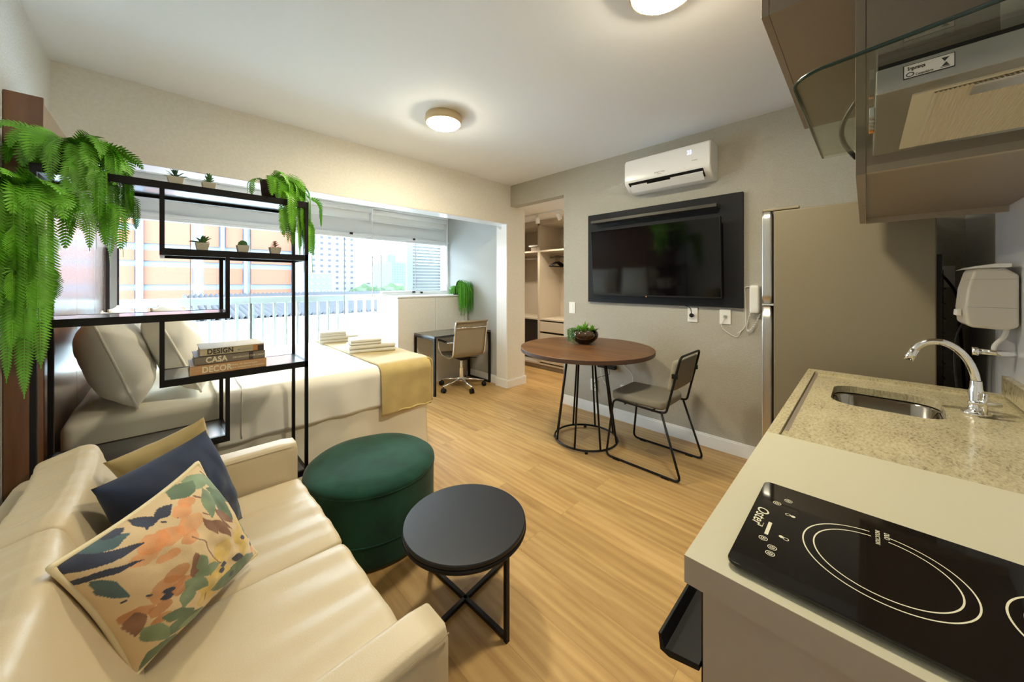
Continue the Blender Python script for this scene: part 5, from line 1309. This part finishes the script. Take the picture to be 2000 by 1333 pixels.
mk('sticker_border', box(B(), bx0-0.0010, bx0, ly0, ly1, zB, zA), 'letter_dark', hd)
mk('sticker', box(B(), bx0-0.0016, bx0-0.0008, ly0+0.001, ly1-0.001, zB+0.001, zA-0.001), 'paper', hd)
wd = ly1-ly0; hh = zA-zB
text('Segurança', 'sticker_text', hd, (bx0-0.0018, ly1-wd*0.09, zB+hh*0.58), (0, -1, 0), (0, 0, 1), hh*0.36, 'letter_dark', depth=0.0001, sx=wd/hh*0.115*2)
text('Compulsório', 'sticker_text', hd, (bx0-0.0018, ly1-wd*0.25, zB+hh*0.10), (0, -1, 0), (0, 0, 1), hh*0.22, 'letter_dark', depth=0.0001, sx=wd/hh*0.14*2)
bm = B()
yc = ly0+wd*0.18
for s, zz in ((1, 0.72), (-1, 0.32)):
    vs_ = [bm.verts.new((bx0-0.0018, yc+dy*wd*0.075, zB+hh*z_)) for dy, z_ in ((1, 0.5+0.30*s), (-1, 0.5+0.30*s), (0.2*s, 0.5+0.02*s))]; bm.faces.new(vs_)
box(bm, bx0-0.0019, bx0-0.0016, yc-wd*0.09, yc+wd*0.09, zB+hh*0.12, zB+hh*0.16)
mk('sticker_emblem', bm, 'letter_dark', hd)
bm = B(); c_ = (ly1-wd*0.14, zB+hh*0.26)
tube(bm, [(bx0-0.0018, c_[0]+hh*0.14*math.cos(2*PI*k/20)*1.3, c_[1]+hh*0.14*math.sin(2*PI*k/20)) for k in range(20)], 0.0006, 4, closed=True); mk('sticker_seal', bm, 'letter_dark', hd)
for i in range(5):
    x = 0.90+i*0.021; mk('button', box(B(), x, x+0.013, by1, by1+0.007, 1.618, 1.636), 'orange_led' if i == 4 else 'steel', hd, bevel=0.001)

# ------------------------------------------------------------------ water purifier
wp = thing('water_purifier', 'ivory plastic water purifier hung on the kitchen wall', 'water purifier', (2.2, -0.30, 1.16))
px_ = 2.13
def syz(px, py): p = at(px, py, x=px_); return (p.y, p.z)
sil = [syz(1992, 520), syz(1900, 519)]
poly = [syz(1889, 630), syz(1884, 600), syz(1888, 560), syz(1897, 530), syz(1903, 523), syz(1980, 524), syz(1990, 600), syz(1992, 640), syz(1900, 638)]
poly = [(min(-0.262, max(YK+0.004, a)), b) for a, b in poly]
poly = [(-0.266, 1.170), (-0.262, 1.225), (-0.268, 1.30), (-0.282, 1.362), (-0.29, 1.378), (YK+0.03, 1.372), (YK+0.004, 1.35), (YK+0.004, 1.165), (YK+0.03, 1.152), (-0.276, 1.156)]
bm = B(); prism(bm, poly, 'x', px_, px_+0.20); mk('body', bm, 'purifier', wp, bevel=0.010, seg=4)
bm = B(); prism(bm, [(-0.262, 1.372), (-0.285, 1.384), (-0.33, 1.392), (-0.365, 1.392), (-0.365, 1.378), (-0.285, 1.376)], 'x', px_-0.008, px_+0.208); mk('lid', bm, 'plate', wp, bevel=0.003)
bm = B()
for z in (1.335, 1.232): box(bm, px_-0.0006, px_, YK+0.01, -0.268, z-0.0007, z+0.0007)
mk('joint_line', bm, 'letter_grey', wp)
bm = B(); prism(bm, [(-0.262, 1.222), (-0.248, 1.219), (-0.246, 1.196), (-0.262, 1.194)], 'x', px_+0.05, px_+0.10); mk('spout_knob', bm, 'plate', wp, bevel=0.003)
vt = thing('wall_valve', 'chrome wall valve with white hose below the purifier', 'valve', (2.2, YK, 1.06))
q = at(1965, 722, y=YK+0.04)
bm = B(); tube(bm, [(2.19, YK+0.001, 1.062), (2.19, YK+0.085, 1.062)], 0.011, 12); tube(bm, [(2.19, YK+0.085, 1.062), (2.19, YK+0.10, 1.062)], 0.016, 12); mk('valve_body', bm, 'chrome', vt, smooth=True)
bm = B(); tube(bm, bez(Vector((2.19, YK+0.05, 1.07)), Vector((2.19, YK+0.05, 1.11)), Vector((2.19, YK+0.025, 1.10)), Vector((2.19, YK+0.02, 1.16)), 10), 0.007, 8); mk('hose', bm, 'plate', vt, smooth=True)
bm = B()
# black power cord hanging behind the purifier
tube(bm, bez(Vector((2.40, YK+0.07, 1.19)), Vector((2.48, YK+0.12, 1.12)), Vector((2.39, YK+0.13, 1.0)), Vector((2.37, YK+0.10, 0.75)), 14), 0.004, 8)
mk('black_cord', bm, 'black_plastic', wp, smooth=True)

# ------------------------------------------------------------------ desk corner
dk = thing('writing_desk', 'narrow black desk with metal loop legs in the window corner', 'desk', (2.65, 3.74, 0))
DX0, DX1, DY0, DY1, DZ = 2.215, 3.082, 3.517, 3.985, 0.700
mk('desktop', box(B(), DX0, DX1, DY0, DY1, DZ-0.026, DZ), 'black_mdf', dk, bevel=0.002)
for x in (DX0, DX1-0.025):
    bm = B(); z1 = DZ-0.026
    box(bm, x, x+0.025, DY0, DY0+0.025, 0.025, z1); box(bm, x, x+0.025, DY1-0.025, DY1, 0.025, z1); box(bm, x, x+0.025, DY0, DY1, 0, 0.025); box(bm, x, x+0.025, DY0+0.025, DY1-0.025, z1-0.02, z1)
    mk('leg_frame', bm, 'black_metal', dk)
wb = thing('low_white_cabinet', 'waist-high white cabinet with two cream doors under the small window', 'cabinet', (2.55, 4.27, 0))
mk('carcass', box(B(), 2.02, 3.083, 4.045, YW-0.052, 0.0, 1.140), 'white_gloss', wb)
mk('top_board', box(B(), 2.012, 3.083, 4.018, YW-0.052, 1.140, 1.160), 'white_gloss', wb, bevel=0.002)
for x0, x1 in ((2.022, 2.548), (2.552, 3.082)): mk('door', box(B(), x0, x1, 4.024, 4.044, 0.06, 1.132), 'door_cream' if 'door_cream' in M else 'beige_wall', wb, bevel=0.001)

# hanging grassy plant on the cabinet
pp = Vector((2.955, 4.13, 1.160)); hp_ = thing('trailing_plant', 'bright green trailing grass plant hanging from the white cabinet', 'plant', pp)
bm = B(); lathe(bm, [(0, 0), (0.035, 0), (0.048, 0.075), (0.042, 0.075), (0, 0.06)], pp, 20); mk('pot', bm, 'basket', hp_, smooth=True)
bm = B(); rng = random.Random(8)
for i in range(520):
    az = rng.uniform(0, 2*PI) if i < 150 else rng.uniform(-2.0, -0.7); L_ = rng.uniform(0.16, 0.26) if i < 150 else rng.uniform(0.25, 0.66)
    r0 = rng.uniform(0, 0.03); p = pp+Vector((math.cos(az)*r0, math.sin(az)*r0, 0.08)); el = rng.uniform(0.8, 1.5); n_ = 11; pts = [p.copy()]
    for k in range(n_):
        d = Vector((math.cos(az)*math.cos(el), math.sin(az)*math.cos(el), math.sin(el))); p = p+d*(L_/n_); 
        p.x = min(p.x, 3.09)
        if p.y > 4.0 and p.z < 1.172 : p.z = 1.172
        if p.y <= 4.01 and p.y > 3.995: p.y = 3.995
        pts.append(p.copy()); el = max(el-0.42-0.1*rng.random(), -1.53)
    s = Vector((-math.sin(az), math.cos(az), 0))*0.0055
    pv = None
    for k, q in enumerate(pts):
        w_ = s*(1-0.7*k/n_); v = (bm.verts.new(q-w_), bm.verts.new(q+w_))
        if pv: bm.faces.new((pv[0], pv[1], v[1], v[0]))
        pv = v
mk('foliage', bm, 'palm_green', hp_)

# office chair, local frame: faces +y
oc = thing('office_chair', 'swivel office chair with taupe mesh back and chrome frame at the desk', 'chair', (2.66, 3.60, 0), -0.16)
def L(name, bm, m, **k): return mk(name, bm, m, oc, local=True, **k)
for k in range(5):
    a = 2*PI*k/5-0.35; e = Vector((0.29*math.cos(a), 0.29*math.sin(a), 0.075)); bm = B()
    tube(bm, [(0.02*math.cos(a), 0.02*math.sin(a), 0.115), (0.15*math.cos(a), 0.15*math.sin(a), 0.10), e], 0.013, 8, rr=[0.017, 0.014, 0.010]); L('base_arm', bm, 'chrome', smooth=True)
    bm = B(); c = e+Vector((0, 0, -0.045))
    for s in (-1, 1):
        n_ = Vector((-math.sin(a), math.cos(a), 0))*0.014*s; tube(bm, [c+n_*0.4, c+n_*1.5], 0.029, 16)
    tube(bm, [e+Vector((0, 0, 0.005)), c+Vector((0, 0, 0.02))], 0.006, 8); L('caster', bm, 'black_plastic', smooth=True)
bm = B(); cyl(bm, (0, 0), 0.026, 0.085, 0.26, 20); cyl(bm, (0, 0), 0.018, 0.26, 0.37, 20); L('gas_lift', bm, 'chrome', smooth=False, bevel=0.002)
bm = B(); box(bm, -0.06, 0.06, -0.10, 0.09, 0.365, 0.405); box(bm, -0.2, 0.2, -0.04, -0.015, 0.40, 0.415); box(bm, -0.2, 0.2, 0.06, 0.085, 0.40, 0.415); bar(bm, (0.05, -0.02, 0.38), (0.19, -0.06, 0.37), 0.008); L('mechanism', bm, 'black_plastic', bevel=0.004)
sec = bez(Vector((0, 0.25, 0.435)), Vector((0, 0.02, 0.40)), Vector((0, -0.17, 0.395)), Vector((0, -0.205, 0.47)), 12)+bez(Vector((0, -0.205, 0.47)), Vector((0, -0.235, 0.56)), Vector((0, -0.235, 0.70)), Vector((0, -0.285, 0.86)), 12)[1:]
bm = B(); grid(bm, lambda u, v: Vector((-0.205+0.41*u, 0, 0))+sec[min(len(sec)-1, int(round(v*(len(sec)-1))))]+Vector((0, 0, -0.012*math.sin(PI*u) if v < 0.45 else 0)), 12, len(sec)-1)
o = L('mesh_sling', bm, 'mesh_fabric', smooth=True); s_ = o.modifiers.new('thick', 'SOLIDIFY'); s_.thickness = 0.006
for s in (-1, 1):
    bm = B(); tube(bm, [p+Vector((s*0.213, 0, 0)) for p in sec], 0.010, 10); L('side_rail', bm, 'chrome', smooth=True)
    bm = B(); tube(bm, fillet([(s*0.213, -0.225, 0.62), (s*0.265, -0.20, 0.615), (s*0.265, 0.10, 0.61), (s*0.25, 0.13, 0.50), (s*0.213, 0.10, 0.415)], 0.05), 0.008, 8); L('armrest', bm, 'chrome', smooth=True)
    bm = B(); tube(bm, [(s*0.265, -0.12, 0.618), (s*0.265, 0.09, 0.616)], 0.014, 8); L('arm_pad', bm, 'black_plastic', smooth=True)
bm = B(); tube(bm, [(-0.215, -0.268, 0.79), (0.215, -0.268, 0.79)], 0.009, 8); L('back_bar', bm, 'chrome', smooth=True)
bm = B(); tube(bm, [(-0.21, -0.288, 0.865), (0.21, -0.288, 0.865)], 0.014, 10); L('top_roll', bm, 'mesh_fabric', smooth=True)

# ------------------------------------------------------------------ closet
cl = thing('open_wardrobe', 'open beige wardrobe with shelves, rods and drawers seen through the doorway', 'wardrobe', (4.35, 3.4, 0))
WX0, WX1 = 4.10, 4.62
def W(name, *b, m='closet', **k): return mk(name, box(B(), *b), m, cl, **k)
for y in (2.30, 3.534, 3.556, 4.36): W('side_panel', WX0, WX1, y, y+0.020, 0.07, 2.25)
W('back_panel', WX1, WX1+0.015, 2.30, 4.38, 0.0, 2.25)
W('top_panel', WX0, WX1, 2.32, 4.36, 2.22, 2.25, )
W('fascia', WX0, WX0+0.02, 2.30, 4.38, 2.25, 2.293)
W('plinth', WX0+0.03, WX1, 2.30, 4.38, 0, 0.07, m='cabinet')
for y0, y1 in ((2.32, 3.534), (3.576, 4.36)):
    W('shelf', WX0, WX1, y0, y1, 1.805, 1.83); W('shelf', WX0, WX1, y0, y1, 0.757, 0.780); W('shelf', WX0, WX1, y0, y1, 0.07, 0.095)
    bm = B(); tube(bm, [(4.36, y0, 1.735), (4.36, y1, 1.735)], 0.013, 12); mk('hanging_rod', bm, 'steel', cl, smooth=True)
W('void_shade_panel', WX0+0.20, WX0+0.22, 3.576, 4.36, 0.095, 0.757, m='closet_dark')  # dark sheet painting the shade of the open left bay
W('void_shade_panel', WX0+0.10, WX0+0.12, 2.32, 3.534, 0.095, 0.757, m='closet_dark')  # same painted shade, showing in the gaps between drawers
for z0, z1 in ((0.585, 0.735), (0.390, 0.555), (0.115, 0.225)):
    W('drawer', WX0-0.005, WX0+0.095, 2.325, 3.528, z0, z1, bevel=0.002)
# hangers
for i in range(5):
    y = 3.36+i*0.018
    t = thing('clothes_hanger', 'black clothes hanger bunched with others on the wardrobe rod', 'hanger', (4.36, y, 1.735), group='black hangers on the rod')
    bm = B(); tube(bm, fillet([(4.36-0.02, y, 1.75), (4.36, y, 1.758), (4.378, y, 1.735), (4.36, y, 1.70), (4.36, y, 1.66)], 0.012), 0.003, 6)
    tube(bm, fillet([(4.16+i*0.01, y, 1.585), (4.36, y, 1.66), (4.56-i*0.01, y, 1.585), (4.16+i*0.01, y, 1.585)], 0.03), 0.008, 6); mk('hanger_frame', bm, 'black_plastic', t, smooth=True)
t = thing('modem_box', 'small white and grey box on the upper left wardrobe shelf', 'box', (4.3, 3.72, 1.83))
mk('lid', box(B(), 4.14, 4.36, 3.60, 3.80, 1.905, 1.925), 'plate', t); mk('case', box(B(), 4.16, 4.34, 3.61, 3.77, 1.832, 1.905), 'cabinet', t, bevel=0.003)
# track and spots
tk = thing('light_track', 'white ceiling light track in the closet passage', 'light track', (3.70, 3.2, 2.29))
mk('rail', box(B(), 3.685, 3.715, 2.35, 4.1, 2.272, 2.294), 'white_paint', tk)
def spot(y, aim, label, energy):
    t = thing('track_spotlight', label, 'spotlight', (3.70, y, 2.272), group='spotlights on the closet track')
    c = Vector((3.70, y, 2.215)); d = Vector(aim).normalized()
    bm = B(); tube(bm, [(3.70, y, 2.272), (3.70, y, 2.225)], 0.008, 8); box(bm, 3.688, 3.712, y-0.03, y+0.03, 2.262, 2.273); mk('stem', bm, 'white_paint', t)
    bm = B(); tube(bm, [c-d*0.035, c+d*0.055], 0.031, 20); mk('spot_head', bm, 'white_paint', t, smooth=False, bevel=0.003)
    ld = bpy.data.lights.new('spot_light', 'SPOT'); ld.energy = energy; ld.color = (1.0, 0.86, 0.68); ld.spot_size = 1.9; ld.spot_blend = 0.5; ld.shadow_soft_size = 0.025
    lo = bpy.data.objects.new('spot_light', ld); C.objects.link(lo); lo.location = c+d*0.062; lo.rotation_euler = d.to_track_quat('-Z', 'Y').to_euler()
spot(3.23, (0.12, 0.02, -1), 'white track spotlight pointing straight down, left of two', 34)
spot(2.86, (0.55, -0.25, -1), 'white track spotlight tilted to the right, right of two', 40)
spot(3.95, (0.35, 0.0, -1), 'added unseen track spotlight past the pillar, lighting the closet', 30)  # extra spotlight out of view, added for light in the closet
